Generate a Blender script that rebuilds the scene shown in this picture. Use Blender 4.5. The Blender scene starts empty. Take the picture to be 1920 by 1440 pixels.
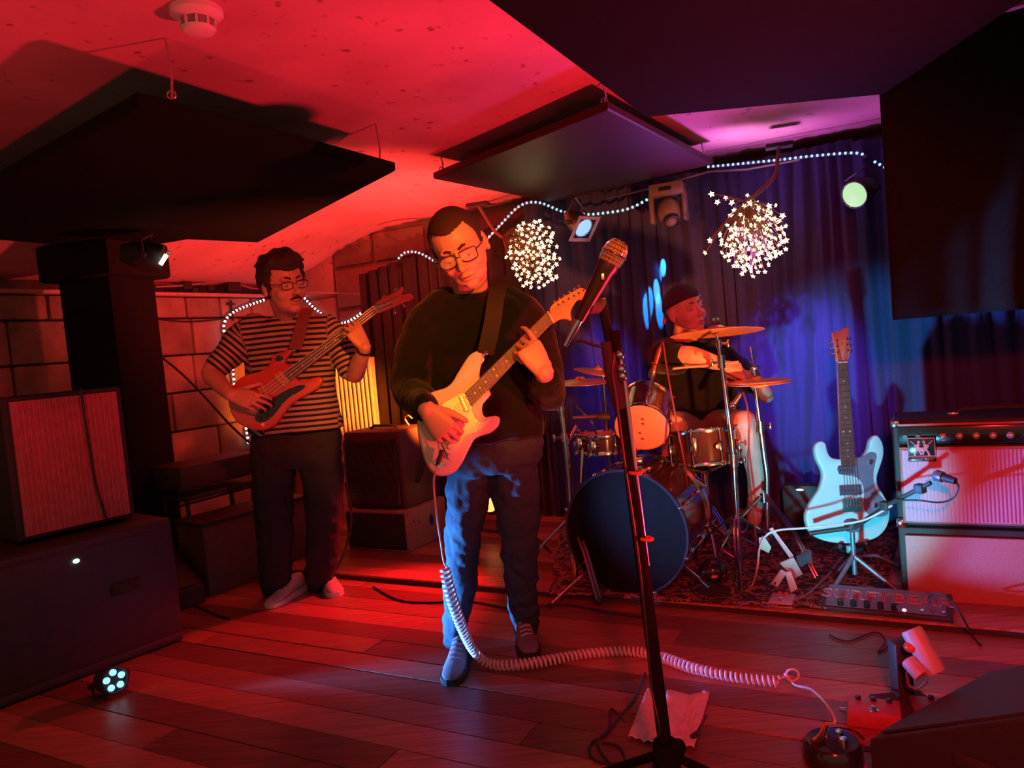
import bpy, bmesh, math, random
import numpy as np
from mathutils import Vector, Matrix, noise
random.seed(7)
V = Vector
SC = bpy.context.scene
COL = SC.collection
PI = math.pi

# ------------------------------------------------------------------ camera
F_PX = 1400.0
CAM_H = 1.2
PITCH = math.atan2(76, F_PX)
ROLL = math.atan(0.09)
CP = V((0, 0, CAM_H))
FW = V((0, math.cos(PITCH), -math.sin(PITCH)))
R0 = V((1, 0, 0)); U0 = R0.cross(FW)
CU = (U0 * math.cos(ROLL) + R0 * math.sin(ROLL)).normalized()
CR = (R0 * math.cos(ROLL) - U0 * math.sin(ROLL)).normalized()
cd = bpy.data.cameras.new('camera'); cam = bpy.data.objects.new('camera', cd); COL.objects.link(cam)
cd.sensor_width = 36; cd.lens = 36 * F_PX / 1920; cd.clip_start = 0.05; cd.clip_end = 60
M = Matrix((CR, CU, -FW)).transposed().to_4x4(); M.translation = CP
cam.matrix_world = M
SC.camera = cam

def ray(px, py): return FW * F_PX + CR * (px - 960) - CU * (py - 720)
def P(px, py, Y):
    d = ray(px, py); return CP + d * (Y / d.y)
def FL(px, py, z=0.0):
    d = ray(px, py); return CP + d * ((z - CAM_H) / d.z)
def PW(px, py, p0, n):
    d = ray(px, py); return CP + d * ((V(p0) - CP).dot(n) / d.dot(n))
def IV(ix, iy, dep=0.0):
    """a direction given as seen: right, up, away"""
    return CR * ix + CU * iy + FW * dep

AX = V((.883, -.469, 0)); BX = V((.469, .883, 0))           # the room's own two directions
LW0 = V((-2.49, 5.28, 0))                                    # a point of the left stone wall, which runs along BX
BW0 = V((-1.07, 5.9, 0)); BD = V((.8835, -.4683, 0)); BN = V((.4683, .8835, 0))
CW0 = V((-1.07, 5.6, 0))                                     # the curtain line
def onleft(px, py, d=0): return PW(px, py, LW0 + AX * d, AX)
def onback(px, py, d=0): return PW(px, py, BW0 - BN * d, BN)
def oncurt(px, py, d=0): return PW(px, py, CW0 - BN * d, BN)
def ceil_z(x, y):
    d = (V((x, y, 0)) - LW0).dot(AX)
    t = max(0, min(1, 1 - d / 1.3)); return 2.17 - .30 * t * t * (3 - 2 * t)
def onceil(px, py, d=0, z=2.17):
    q = FL(px, py, z)
    for _ in range(4): q = FL(px, py, ceil_z(q.x, q.y) - d)
    return q

# ------------------------------------------------------------------ world, exposure, stage lights
w = bpy.data.worlds.new('room'); SC.world = w; w.use_nodes = True
w.node_tree.nodes['Background'].inputs[0].default_value = (1.0, 0.72, 0.45, 1)
w.node_tree.nodes['Background'].inputs[1].default_value = 0.20
vs = SC.view_settings
vs.view_transform = 'Standard'; vs.look = 'None'; vs.gamma = 1; vs.use_curve_mapping = False; vs.exposure = 0.0
SC.cycles.max_bounces = 5; SC.cycles.diffuse_bounces = 3; SC.cycles.glossy_bounces = 3
SC.cycles.sample_clamp_indirect = 4.0
SC.cycles.use_denoising = True

RED = (1, .012, .03); HOT = (1, .085, .012); BLUE = (.10, .13, 1.0); CYAN = (.1, .5, 1.0)
def aim(o, to):
    o.rotation_euler = (V(to) - o.location).to_track_quat('-Z', 'Y').to_euler()
def spot(name, loc, to, col, power, ang=60, blend=.4, size=.05):
    l = bpy.data.lights.new(name, 'SPOT'); l.color = col; l.energy = power
    l.spot_size = math.radians(ang); l.spot_blend = blend; l.shadow_soft_size = size
    o = bpy.data.objects.new(name, l); COL.objects.link(o); o.location = loc; aim(o, to); return o
def point(name, loc, col, power, size=.05):
    l = bpy.data.lights.new(name, 'POINT'); l.color = col; l.energy = power; l.shadow_soft_size = size
    o = bpy.data.objects.new(name, l); COL.objects.link(o); o.location = loc; return o

BLUE_LED = P(213, 1275, 2.78)
RED_PAR = P(925, 905, 4.65)
RED_TOP = V((-.13, 4.08, .80))  # red lamp added unseen behind the front man, raised to clear the amplifier
# LIGHTS-BEGIN
spot('hidden_red_lamp_light', RED_TOP, P(655, 765, 5.4), (1, .17, .015), 620, 30, .8, .05)
spot('red_fill_left', V((-1.55, 1.0, .35)), V((-1.7, 2.1, 2.2)), (1, .020, .045), 45, 110, 1, .06)  # unseen red fill added left of frame to lift the dark ceiling
spot('hidden_red_lamp_low', RED_TOP + V((-.01, -.03, -.02)), FL(700, 1140), (1, .012, .02), 150, 70, .9, .05)
spot('hidden_red_lamp_up', RED_TOP + V((-.01, 0, .03)), P(640, 425, 4.6), (1, .06, .045), 400, 100, 1, .06)
spot('orange_front_light', V((.75, .1, 2.0)), P(905, 610, 2.6), (1, .26, .006), 285, 20, .6, .05)
spot('red_front_wash', V((.2, -.4, 1.75)), P(1520, 920, 3.3), (1, .008, .020), 330, 52, .8, .08)
spot('red_uplight', V((1.22, 1.78, .50)), V((-.15, 2.15, 2.2)), (1, .018, .045), 255, 114, 1, .06)
spot('red_bassist_fill', V((.75, .1, 2.0)), P(560, 640, 3.5), (1, .05, .012), 340, 20, .8, .05)  # added fill without a lamp, reddens the bassist's face
spot('red_kit_fill', V((1.22, 1.78, .50)), P(1290, 660, 3.5), (1, .19, .05), 360, 40, 1, .04)  # added fill without a lamp, brightens the cymbals and the drummer
spot('blue_led_light', BLUE_LED + V((.08, -.02, .01)), P(832, 1105, 2.75), (.10, .32, 1.0), 1150, 38, 1, .03)
spot('blue_floor_light', V((.40, 1.62, .12)), P(1580, 880, 3.3), (.04, .46, .66), 400, 30, .5, .04)
spot('violet_ceiling_fill', V((1.25, 4.05, 1.25)), V((1.3, 3.4, 2.17)), (.75, .14, 1.0), 62, 120, 1, .1)  # unseen uplight added behind the drummer to tint the ceiling
spot('white_ceiling_fill', V((1.2, 4.0, 1.4)), FL(1420, 245, 2.17), (1, .6, .8), 20, 46, 1, .08)  # unseen too, added for the pale core of the violet patch
spot('blue_curtain_fill_right', V((.95, 3.30, 1.96)), oncurt(1505, 700), (.26, .13, 1.0), 230, 34, .9, .03)  # spot added in mid-air without a lamp, streaks the curtain blue
spot('blue_curtain_light_left', V((.30, 4.30, 1.86)), V((.62, 4.72, .80)), (.14, .12, 1.0), 45, 34, .8, .03)
# LIGHTS-END

# ------------------------------------------------------------------ materials
MATS = {}
def mat(name, col, rough=.6, metal=0.0, emit=None, es=0.0, var=.12, scale=30, bump=.15, spec=.5, coat=0.0, sheen=0.0):
    if name in MATS: return MATS[name]
    m = bpy.data.materials.new(name); m.use_nodes = True; nt = m.node_tree
    b = nt.nodes['Principled BSDF']
    b.inputs['Base Color'].default_value = (*col, 1)
    b.inputs['Roughness'].default_value = rough; b.inputs['Metallic'].default_value = metal
    b.inputs['Specular IOR Level'].default_value = spec
    if coat: b.inputs['Coat Weight'].default_value = coat; b.inputs['Coat Roughness'].default_value = .08
    if sheen: b.inputs['Sheen Weight'].default_value = sheen; b.inputs['Sheen Roughness'].default_value = .5
    if emit:
        b.inputs['Emission Color'].default_value = (*emit, 1); b.inputs['Emission Strength'].default_value = es
    if var:
        tc = nt.nodes.new('ShaderNodeTexCoord'); n = nt.nodes.new('ShaderNodeTexNoise')
        n.inputs['Scale'].default_value = scale; n.inputs['Detail'].default_value = 5
        nt.links.new(tc.outputs['Object'], n.inputs['Vector'])
        r = nt.nodes.new('ShaderNodeValToRGB')
        r.color_ramp.elements[0].color = (*[c * (1 - var) for c in col], 1); r.color_ramp.elements[0].position = .3
        r.color_ramp.elements[1].color = (*[min(1, c * (1 + var)) for c in col], 1); r.color_ramp.elements[1].position = .7
        nt.links.new(n.outputs['Fac'], r.inputs['Fac']); nt.links.new(r.outputs['Color'], b.inputs['Base Color'])
        if bump:
            bp = nt.nodes.new('ShaderNodeBump'); bp.inputs['Strength'].default_value = bump; bp.inputs['Distance'].default_value = .003
            nt.links.new(n.outputs['Fac'], bp.inputs['Height']); nt.links.new(bp.outputs['Normal'], b.inputs['Normal'])
    MATS[name] = m; return m
def emis(name, col, s):
    return mat(name, (.05, .05, .05), .5, 0, col, s, var=0)

BLACK = mat('black_paint', (.040, .038, .036), .55)
BLACKM = mat('black_matt', (.05, .046, .042), .9, spec=.2)
BLACKG = mat('black_gloss', (.02, .02, .022), .15, coat=.5, bump=.02)
TOLEX = mat('black_vinyl', (.030, .032, .030), .6, scale=400, bump=.5)
CHROME = mat('chrome', (.8, .8, .82), .12, 1.0, var=.03, bump=.02)
STEEL = mat('brushed_steel', (.55, .55, .57), .3, 1.0, var=.06, bump=.05)
BRASS = mat('cymbal_bronze', (.85, .50, .22), .36, .45, var=.12, scale=60, bump=.1)
SKIN = mat('skin', (.62, .36, .26), .45, var=.08, scale=18, bump=.05)
SKIN2 = mat('skin_pale', (.72, .46, .34), .45, var=.08, scale=18, bump=.05)
CLOTH_BLACK = mat('black_cotton', (.010, .012, .011), .95, spec=.1, sheen=.15, scale=120, bump=.3)
TROUSER = mat('dark_trousers', (.040, .038, .045), .9, spec=.15, scale=160, bump=.3)
WHITE = mat('white_plastic', (.75, .75, .72), .35, var=.04, bump=.02)
RUBBER = mat('black_rubber', (.035, .035, .035), .8, bump=.1)
CABLE = mat('black_cable', (.035, .035, .035), .45, bump=.05)

# ------------------------------------------------------------------ mesh collecting
OFF = {}
class B:
    def __init__(s): s.v = []; s.f = []
    def add(s, vs_, fs):
        o = len(s.v); s.v += [tuple(q) for q in vs_]; s.f += [tuple(i + o for i in f) for f in fs]; return s
    def box(s, c, size, R=None, taper=1.0, bev=0.0):
        hx, hy, hz = [q / 2 for q in size]; R = R or Matrix.Identity(3)
        if bev <= 0:
            pts = [(x * hx * (taper if z > 0 else 1), y * hy * (taper if z > 0 else 1), z * hz) for z in (-1, 1) for y in (-1, 1) for x in (-1, 1)]
            fs = [(0, 2, 3, 1), (4, 5, 7, 6), (0, 1, 5, 4), (2, 6, 7, 3), (0, 4, 6, 2), (1, 3, 7, 5)]
            return s.add([V(c) + R @ V(p) for p in pts], fs)
        bm = bmesh.new(); bmesh.ops.create_cube(bm, size=1)
        for q in bm.verts:
            t = taper if q.co.z > 0 else 1
            q.co = V((q.co.x * size[0] * t, q.co.y * size[1] * t, q.co.z * size[2]))
        bmesh.ops.bevel(bm, geom=bm.edges[:], offset=bev, segments=2, affect='EDGES', profile=.5)
        bm.verts.index_update()
        s.add([V(c) + R @ q.co for q in bm.verts], [[q.index for q in f.verts] for f in bm.faces]); bm.free(); return s
    def ringloft(s, rings, cap=True, closed=False):
        n = len(rings[0]); o = len(s.v)
        for r in rings: s.v += [tuple(q) for q in r]
        m = len(rings)
        for i in range(m if closed else m - 1):
            a, b = o + i * n, o + ((i + 1) % m) * n
            for k in range(n):
                k2 = (k + 1) % n; s.f.append((a + k, a + k2, b + k2, b + k))
        if cap and not closed:
            s.f.append(tuple(o + k for k in range(n))[::-1]); s.f.append(tuple(o + (m - 1) * n + k for k in range(n)))
        return s
    def cyl(s, a, b, r0, r1=None, n=16, cap=True):
        r1 = r0 if r1 is None else r1; a = V(a); b = V(b); d = (b - a).normalized()
        x = d.orthogonal().normalized(); y = d.cross(x)
        rg = lambda c, r: [c + (x * math.cos(2 * PI * k / n) + y * math.sin(2 * PI * k / n)) * r for k in range(n)]
        return s.ringloft([rg(a, r0), rg(b, r1)], cap)
    def tube(s, pts, r, n=8, cap=True):
        pts = [V(p) for p in pts]; rs = r if isinstance(r, (list, tuple)) else [r] * len(pts)
        t0 = (pts[1] - pts[0]).normalized(); x = t0.orthogonal().normalized(); rings = []
        for i, p in enumerate(pts):
            t = (pts[min(i + 1, len(pts) - 1)] - pts[max(i - 1, 0)]).normalized()
            x = (x - t * x.dot(t)).normalized(); y = t.cross(x)
            rings.append([p + (x * math.cos(2 * PI * k / n) + y * math.sin(2 * PI * k / n)) * rs[i] for k in range(n)])
        return s.ringloft(rings, cap)
    def sph(s, c, r, R=None, nu=20, nv=12):
        r = (r, r, r) if isinstance(r, (int, float)) else r; R = R or Matrix.Identity(3); c = V(c)
        vs_ = [c + R @ V((0, 0, r[2]))]; fs = []
        for j in range(1, nv):
            th = PI * j / nv
            for i in range(nu):
                ph = 2 * PI * i / nu
                vs_.append(c + R @ V((r[0] * math.sin(th) * math.cos(ph), r[1] * math.sin(th) * math.sin(ph), r[2] * math.cos(th))))
        vs_.append(c + R @ V((0, 0, -r[2]))); L = len(vs_) - 1
        for i in range(nu):
            fs.append((0, 1 + i, 1 + (i + 1) % nu)); fs.append((L, L - nu + (i + 1) % nu, L - nu + i))
        for j in range(nv - 2):
            for i in range(nu):
                a = 1 + j * nu + i; b = 1 + j * nu + (i + 1) % nu; fs.append((a, a + nu, b + nu, b))
        return s.add(vs_, fs)
    def lathe(s, prof, o, ax, n=32, cap=True):
        """prof: (radius, height along ax)"""
        ax = V(ax).normalized(); x = ax.orthogonal().normalized(); y = ax.cross(x); o = V(o)
        return s.ringloft([[o + ax * h + (x * math.cos(2 * PI * k / n) + y * math.sin(2 * PI * k / n)) * max(r, 1e-4) for k in range(n)] for r, h in prof], cap)
    def torus(s, c, ax, R, r, n=40, m=8):
        ax = V(ax).normalized(); x = ax.orthogonal().normalized(); y = ax.cross(x); c = V(c); rings = []
        for i in range(n):
            a = 2 * PI * i / n; d = x * math.cos(a) + y * math.sin(a)
            rings.append([c + d * (R + r * math.cos(2 * PI * k / m)) + ax * r * math.sin(2 * PI * k / m) for k in range(m)])
        return s.ringloft(rings, closed=True)
    def prism(s, poly, lo, hi, fr=None, edge=0.0):
        """poly 2-D list, extruded lo..hi along local z; fr maps local to world"""
        fr = fr or (lambda p: V(p)); n = len(poly)
        def inset(d):
            if d == 0: return poly
            out = []
            ar = sum(poly[i][0] * poly[(i + 1) % n][1] - poly[(i + 1) % n][0] * poly[i][1] for i in range(n))
            sg = 1 if ar > 0 else -1
            for i in range(n):
                a, c = poly[i - 1], poly[(i + 1) % n]
                tx, ty = c[0] - a[0], c[1] - a[1]; L = math.hypot(tx, ty) or 1
                out.append((poly[i][0] - ty / L * d * sg, poly[i][1] + tx / L * d * sg))
            return out
        if edge:
            lay = [(lo, edge), (lo + edge * .3, edge * .3), (lo + edge, 0), (hi - edge, 0), (hi - edge * .3, edge * .3), (hi, edge)]
        else: lay = [(lo, 0), (hi, 0)]
        rings = [[fr((x, y, z)) for x, y in inset(d)] for z, d in lay]
        return s.ringloft(rings)
    def build(s, name, m, parent=None, smooth=True, kind=None, label=None, angle=40):
        off = V((0, 0, 0)); q = parent
        if q is not None:
            while q.parent is not None: q = q.parent
            off = OFF.get(q.name, off)
        me = bpy.data.meshes.new(name)
        me.from_pydata([(a[0] - off[0], a[1] - off[1], a[2] - off[2]) for a in s.v], [], s.f)
        bm = bmesh.new(); bm.from_mesh(me); bmesh.ops.recalc_face_normals(bm, faces=bm.faces[:]); bm.to_mesh(me); bm.free()
        if smooth:
            me.polygons.foreach_set('use_smooth', [True] * len(me.polygons))
            try: me.set_sharp_from_angle(angle=math.radians(angle))
            except Exception: pass
        me.materials.append(m)
        o = bpy.data.objects.new(name, me); COL.objects.link(o)
        if parent is not None: o.parent = parent
        if kind: o['kind'] = kind
        if label: o['label'] = label
        return o

def tag(o, label, cat, group=None, kind=None):
    o['label'] = label; o['category'] = cat
    if group: o['group'] = group
    if kind: o['kind'] = kind
    return o
def thing(name, label, cat, loc=(0, 0, 0), group=None):
    o = bpy.data.objects.new(name, None); COL.objects.link(o); o.location = loc; o.empty_display_size = .1
    tag(o, label, cat, group); OFF[o.name] = V(loc); return o
def struct(name, bb, m, smooth=False):
    o = bb.build(name, m, None, smooth); o['kind'] = 'structure'; return o
def cr(pts, n=6, closed=False):
    """Catmull-Rom through points (2-D or 3-D)"""
    out = []; N = len(pts); pts = [V(p) for p in pts]
    rng = range(N if closed else N - 1)
    for i in rng:
        if closed: p0, p1, p2, p3 = pts[i - 1], pts[i], pts[(i + 1) % N], pts[(i + 2) % N]
        else: p0, p1, p2, p3 = pts[max(i - 1, 0)], pts[i], pts[i + 1], pts[min(i + 2, N - 1)]
        for k in range(n):
            t = k / n
            out.append(.5 * ((2 * p1) + (p2 - p0) * t + (2 * p0 - 5 * p1 + 4 * p2 - p3) * t * t + (3 * p1 - p0 - 3 * p2 + p3) * t ** 3))
    if not closed: out.append(pts[-1])
    return out
def frame(o, x, y, z):
    o, x, y, z = V(o), V(x), V(y), V(z)
    return lambda p: o + x * p[0] + y * p[1] + z * p[2]
def rotz(a): return Matrix.Rotation(a, 3, 'Z')
def basis(x, y, z): return Matrix((x, y, z)).transposed()

# ================================================================== THE ROOM
PLAST = mat('ceiling_plaster', (.62, .40, .40), .85, var=.16, scale=2.2, bump=.0)
def plaster(name, col, var, s1, dark):
    m = bpy.data.materials.new(name); m.use_nodes = True; nt = m.node_tree; b = nt.nodes['Principled BSDF']
    b.inputs['Roughness'].default_value = .85; b.inputs['Specular IOR Level'].default_value = .25
    tc = nt.nodes.new('ShaderNodeTexCoord')
    n1 = nt.nodes.new('ShaderNodeTexNoise'); n1.inputs['Scale'].default_value = s1; n1.inputs['Detail'].default_value = 8
    n2 = nt.nodes.new('ShaderNodeTexNoise'); n2.inputs['Scale'].default_value = s1 * 9; n2.inputs['Detail'].default_value = 3
    r1 = nt.nodes.new('ShaderNodeValToRGB'); r1.color_ramp.elements[0].position = .3; r1.color_ramp.elements[1].position = .7
    r1.color_ramp.elements[0].color = (*[c * (1 - var) for c in col], 1); r1.color_ramp.elements[1].color = (*[min(1, c * (1 + var)) for c in col], 1)
    r2 = nt.nodes.new('ShaderNodeValToRGB'); r2.color_ramp.elements[0].position = .28; r2.color_ramp.elements[1].position = .35
    r2.color_ramp.elements[0].color = (*dark, 1); r2.color_ramp.elements[1].color = (1, 1, 1, 1)
    mx = nt.nodes.new('ShaderNodeMixRGB'); mx.blend_type = 'MULTIPLY'; mx.inputs[0].default_value = 1
    bp = nt.nodes.new('ShaderNodeBump'); bp.inputs['Strength'].default_value = .35; bp.inputs['Distance'].default_value = .02
    for n in (n1, n2): nt.links.new(tc.outputs['Object'], n.inputs['Vector'])
    nt.links.new(n1.outputs['Fac'], r1.inputs['Fac']); nt.links.new(n2.outputs['Fac'], r2.inputs['Fac'])
    nt.links.new(r1.outputs['Color'], mx.inputs[1]); nt.links.new(r2.outputs['Color'], mx.inputs[2])
    nt.links.new(mx.outputs['Color'], b.inputs['Base Color']); nt.links.new(n1.outputs['Fac'], bp.inputs['Height'])
    nt.links.new(bp.outputs['Normal'], b.inputs['Normal']); return m
CEILM = plaster('mottled_red_lit_plaster', (.64, .36, .37), .20, 1.9, (.45, .4, .4))  # mottled plaster, the red stage light put into its pale colour
STONE = plaster('rough_stone', (.34, .25, .21), .3, 5, (.5, .5, .5))
STONE2 = plaster('pale_stone', (.44, .32, .27), .25, 4, (.6, .6, .6))
MORT = mat('mortar', (.17, .12, .10), .95)
# floor: planks run along AX
def wood(name, col):
    m = bpy.data.materials.new(name); m.use_nodes = True; nt = m.node_tree; b = nt.nodes['Principled BSDF']
    b.inputs['Roughness'].default_value = .38; b.inputs['Specular IOR Level'].default_value = .5
    tc = nt.nodes.new('ShaderNodeTexCoord'); mp = nt.nodes.new('ShaderNodeMapping')
    mp.inputs['Rotation'].default_value = (0, 0, math.atan2(.469, .883)); mp.inputs['Scale'].default_value = (1.2, 28, 10)
    n = nt.nodes.new('ShaderNodeTexNoise'); n.inputs['Scale'].default_value = 3; n.inputs['Detail'].default_value = 6
    r = nt.nodes.new('ShaderNodeValToRGB'); r.color_ramp.elements[0].position = .3; r.color_ramp.elements[1].position = .72
    r.color_ramp.elements[0].color = (*[c * .6 for c in col], 1); r.color_ramp.elements[1].color = (*[min(1, c * 1.25) for c in col], 1)
    n2 = nt.nodes.new('ShaderNodeTexNoise'); n2.inputs['Scale'].default_value = 4
    mr = nt.nodes.new('ShaderNodeMapRange'); mr.inputs['To Min'].default_value = .25; mr.inputs['To Max'].default_value = .5
    bp = nt.nodes.new('ShaderNodeBump'); bp.inputs['Strength'].default_value = .25; bp.inputs['Distance'].default_value = .002
    nt.links.new(tc.outputs['Object'], mp.inputs['Vector']); nt.links.new(mp.outputs['Vector'], n.inputs['Vector'])
    nt.links.new(tc.outputs['Object'], n2.inputs['Vector']); nt.links.new(n2.outputs['Fac'], mr.inputs['Value'])
    nt.links.new(mr.outputs['Result'], b.inputs['Roughness'])
    nt.links.new(n.outputs['Fac'], r.inputs['Fac']); nt.links.new(r.outputs['Color'], b.inputs['Base Color'])
    nt.links.new(n.outputs['Fac'], bp.inputs['Height']); nt.links.new(bp.outputs['Normal'], b.inputs['Normal']); return m
WOODS = [wood('stage_plank_wood', (.46, .20, .14)), wood('stage_plank_wood_dark', (.20, .09, .065)), wood('stage_plank_wood_worn', (.33, .15, .105))]
fl = struct('floor', B().box((0, 3.2, -.09), (9.5, 8.6, .10)), mat('subfloor', (.03, .02, .02), .9))
pw = .138; o0 = V((0, 2.45, 0))
RISER = V((.0, 0, 0)); RA, RB = FL(640, 1083), FL(1640, 1165)
rdir = AX; roff = (RA - o0).dot(BX)
seam = (FL(740, 1268) - o0).dot(BX)
k0 = -17
for k in range(k0, 33):
    b0 = seam + k * pw
    gap = .004 if k not in (0,) else .016
    c = o0 + BX * (b0 + pw / 2)
    x = -4.6 + (k * 37 % 11) * .12
    piece = 0
    while x < 4.6:
        L = 2.9 + ((k * 7 + piece * 5) % 6) * .35
        q = c + AX * (x + L / 2)
        dz = random.uniform(-.0012, .0012)
        if abs(q.x) < 5.2 and -1.2 < q.y < 7.6:
            B().box((q.x, q.y, -.02 + dz), (L - .003, pw - gap, .04), basis(AX, BX, V((0, 0, 1)))).build('plank', WOODS[(k * 5 + piece * 2) % 3], fl, False)
        x += L; piece += 1
# ceiling: a height field that dips to the left wall
bb = B(); nx, ny = 60, 60
pts = [[None] * (ny + 1) for _ in range(nx + 1)]
vs_ = []; fs = []
for i in range(nx + 1):
    for j in range(ny + 1):
        x = -4.6 + 9.2 * i / nx; y = -.6 + 8.2 * j / ny
        vs_.append((x, y, ceil_z(x, y) + .006 * noise.noise(V((x * 1.3, y * 1.3, 0)))))
for i in range(nx):
    for j in range(ny):
        a = i * (ny + 1) + j; fs.append((a, a + 1, a + ny + 2, a + ny + 1))
N0 = len(vs_); vs_ += [(a[0], a[1], a[2] + .15) for a in vs_]; fs += [tuple(q + N0 for q in f)[::-1] for f in fs]
bb.add(vs_, fs); ce = struct('ceiling', bb, CEILM, True)
# left stone wall: core, stones, ledge, plaster above
ZL = 1.76
wl = struct('wall_left', B().box(LW0 - AX * .17 + BX * (-1.4) + V((0, 0, ZL / 2)), (.2, 6.4, ZL), basis(AX, BX, V((0, 0, 1)))), MORT)
rowz = [0, .24, .52, .78, 1.06, 1.33, 1.60, 1.76]
for r in range(7):
    t = -4.2 + (r % 2) * .2
    while t < 1.2:
        L = random.uniform(.30, .95); h = rowz[r + 1] - rowz[r]
        q = LW0 + BX * (t + L / 2) - AX * (.045 + random.uniform(-.006, .006)) + V((0, 0, rowz[r] + h / 2))
        B().box(q, (.09, L - .014, h - .012), basis(AX, BX, V((0, 0, 1))), bev=.014).build('stone', STONE if random.random() < .6 else STONE2, wl, True)
        t += L
lt = struct('trim_1', B().box(LW0 - AX * .03 + BX * -1.4 + V((0, 0, ZL + .012)), (.16, 6.4, .024), basis(AX, BX, V((0, 0, 1))), bev=.005), mat('ledge_paint', (.62, .42, .38), .5))
wu = struct('wall_upper_left', B().box(LW0 - AX * .3 + BX * -1.4 + V((0, 0, ZL + .15)), (.2, 6.4, .4), basis(AX, BX, V((0, 0, 1)))), STONE)
# back wall
wb = struct('wall_back', B().box(BW0 + BD * 2.3 + BN * .10 + V((0, 0, 1.1)), (6.6, .2, 2.3), basis(BD, BN, V((0, 0, 1)))), plaster('red_back_plaster', (.42, .24, .2), .22, 3, (.5, .5, .5)))
for (x0, x1, z0, z1) in [(-.85, -.3, 1.72, 2.12), (-.28, .25, 1.6, 1.9), (-.28, .1, 1.92, 2.14), (.12, .6, 1.92, 2.14), (-.8, -.3, 1.35, 1.70), (-.28, .2, 1.25, 1.58), (.22, .62, 1.3, 1.58), (.27, .7, 1.60, 1.9), (-.86, -.4, 1.0, 1.33), (-.38, .1, .95, 1.22)]:
    q = BW0 + BD * ((x0 + x1) / 2) + V((0, 0, (z0 + z1) / 2)) - BN * random.uniform(.0, .012)
    B().box(q, (x1 - x0 - .012, .05, z1 - z0 - .012), basis(BD, BN, V((0, 0, 1))), bev=.008).build('stone', MATS.get('x') or wb.data.materials[0], wb, True)
# conduits along the walls
bb = B(); bb.tube(cr([onback(575, 548, .03), onback(620, 549, .03), onback(690, 552, .03)], 4), .009); 
tag(bb.build('conduit', mat('painted_pipe', (.6, .4, .35), .4)), 'thin painted conduit pipe running along the back wall beside the curtain', 'pipe')
bb = B(); bb.tube(cr([onleft(292, 538, .02), onleft(345, 535, .02), onleft(395, 530, .02), onleft(430, 527, .02), onleft(470, 540, .02), onleft(500, 542, .02)], 5), .007)
tag(bb.build('cable', mat('painted_cable', (.4, .25, .22), .5)), 'pale sagging cable above the ledge of the stone wall', 'cable')
bb = B(); bb.tube(cr([onleft(292, 598, .02), onleft(340, 603, .02), onleft(380, 602, .02), onleft(418, 598, .02)], 5), .006)
tag(bb.build('cable', CABLE), 'thin black cable hanging across the stone wall left of the bassist', 'cable')
bb = B(); bb.tube(cr([P(297, 665, 4.9), P(340, 700, 4.9), P(385, 745, 4.9), P(430, 795, 4.85), P(470, 832, 4.8)], 5), .008)
tag(bb.build('cable', CABLE), 'black cable running down diagonally to the bassist from the dark pillar', 'cable')
# dark clutter on the ledge
for i, (px, py, s_) in enumerate([(435, 535, .085), (350, 535, .05), (395, 540, .04), (365, 545, .035)]):
    q = onleft(px, py, .02); q.z = max(q.z, ZL + .024 + s_ * .55)
    t = thing('junction_box', ['large black junction box on the ledge above the stone wall', 'wide black box on the left end of the stone ledge', 'small black box on the ledge beside the large one', 'smallest black box low on the stone ledge'][i], 'box', q)
    B().box(q, (s_ * 1.4, s_ * .8, s_ * 1.1), basis(BX, AX, V((0, 0, 1))), bev=.006).build('housing', BLACK, t)
    B().box(q + AX * s_ * .42, (s_ * 1.0, s_ * .08, s_ * .8), basis(BX, AX, V((0, 0, 1))), bev=.002).build('lid', BLACKM, t)
# little valve with tap below the ledge
t = thing('wall_valve', 'small black tap fixed under the ledge by the light rope', 'tap', onleft(434, 575, .03))
q = onleft(434, 575, .03)
B().cyl(q + V((0, 0, .05)), q + V((0, 0, -.11)), .008, .008, 10).build('pipe', BLACK, t)
B().box(q + V((0, 0, .02)), (.07, .015, .015), basis(BX, AX, V((0, 0, 1)))).build('handle', BLACK, t)

# right side and rear shell so the room closes
struct('wall_right', B().box((4.1, 3.2, 1.1), (.2, 7.5, 2.4)), mat('dark_wall_paint', (.06, .05, .045), .9))

# hanging acoustic panels
PANB = mat('black_felt_panel', (.006, .014, .008), .95, spec=.1, scale=80)
PANR = mat('dark_red_lit_board', (.034, .008, .008), .5, scale=20)  # red glow from below put into the dark board's colour
def panel(label, corners, m, th=.045, hooks=()):
    t = thing('ceiling_panel', label, 'panel', corners[0], 'acoustic panels hung under the ceiling')
    bb = B(); up = V((0, 0, th)); c = sum(corners, V((0, 0, 0))) / len(corners)
    ins = [q + (c - q) * .012 for q in corners]
    bb.ringloft([ins, [q + up * .15 for q in corners], [q + up * .85 for q in corners], [q + up for q in ins]]); bb.build('board', m, t, False)
    for h in hooks:
        hb = B(); z1 = ceil_z(h.x, h.y); a = V((h.x, h.y, h.z + th))
        hb.tube([a, a + V((.008, 0, (z1 - a.z) * .4)), V((h.x, h.y, z1))], .004, 6); hb.torus(a + V((0, 0, .012)), V((0, 1, 0)), .012, .003, 16, 6)
        hb.build('hook', STEEL, t)
pa = [FL(262, 198, 1.95), FL(742, 322, 1.95), FL(485, 455, 1.95), FL(352, 449, 1.95), FL(230, 470, 1.93), FL(-120, 440, 1.95), FL(-140, 420, 1.95)]
panel('large black panel hung above the bassist at left', pa, PANB, hooks=[pa[1] + (pa[2] - pa[1]) * .04 - V((.03, 0, 0)), pa[0] + V((.05, .1, 0))])
pb = [FL(813, 336, 2.05), FL(1140, 205, 2.05), FL(1338, 308, 2.05), FL(1035, 380, 2.05)]
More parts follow.
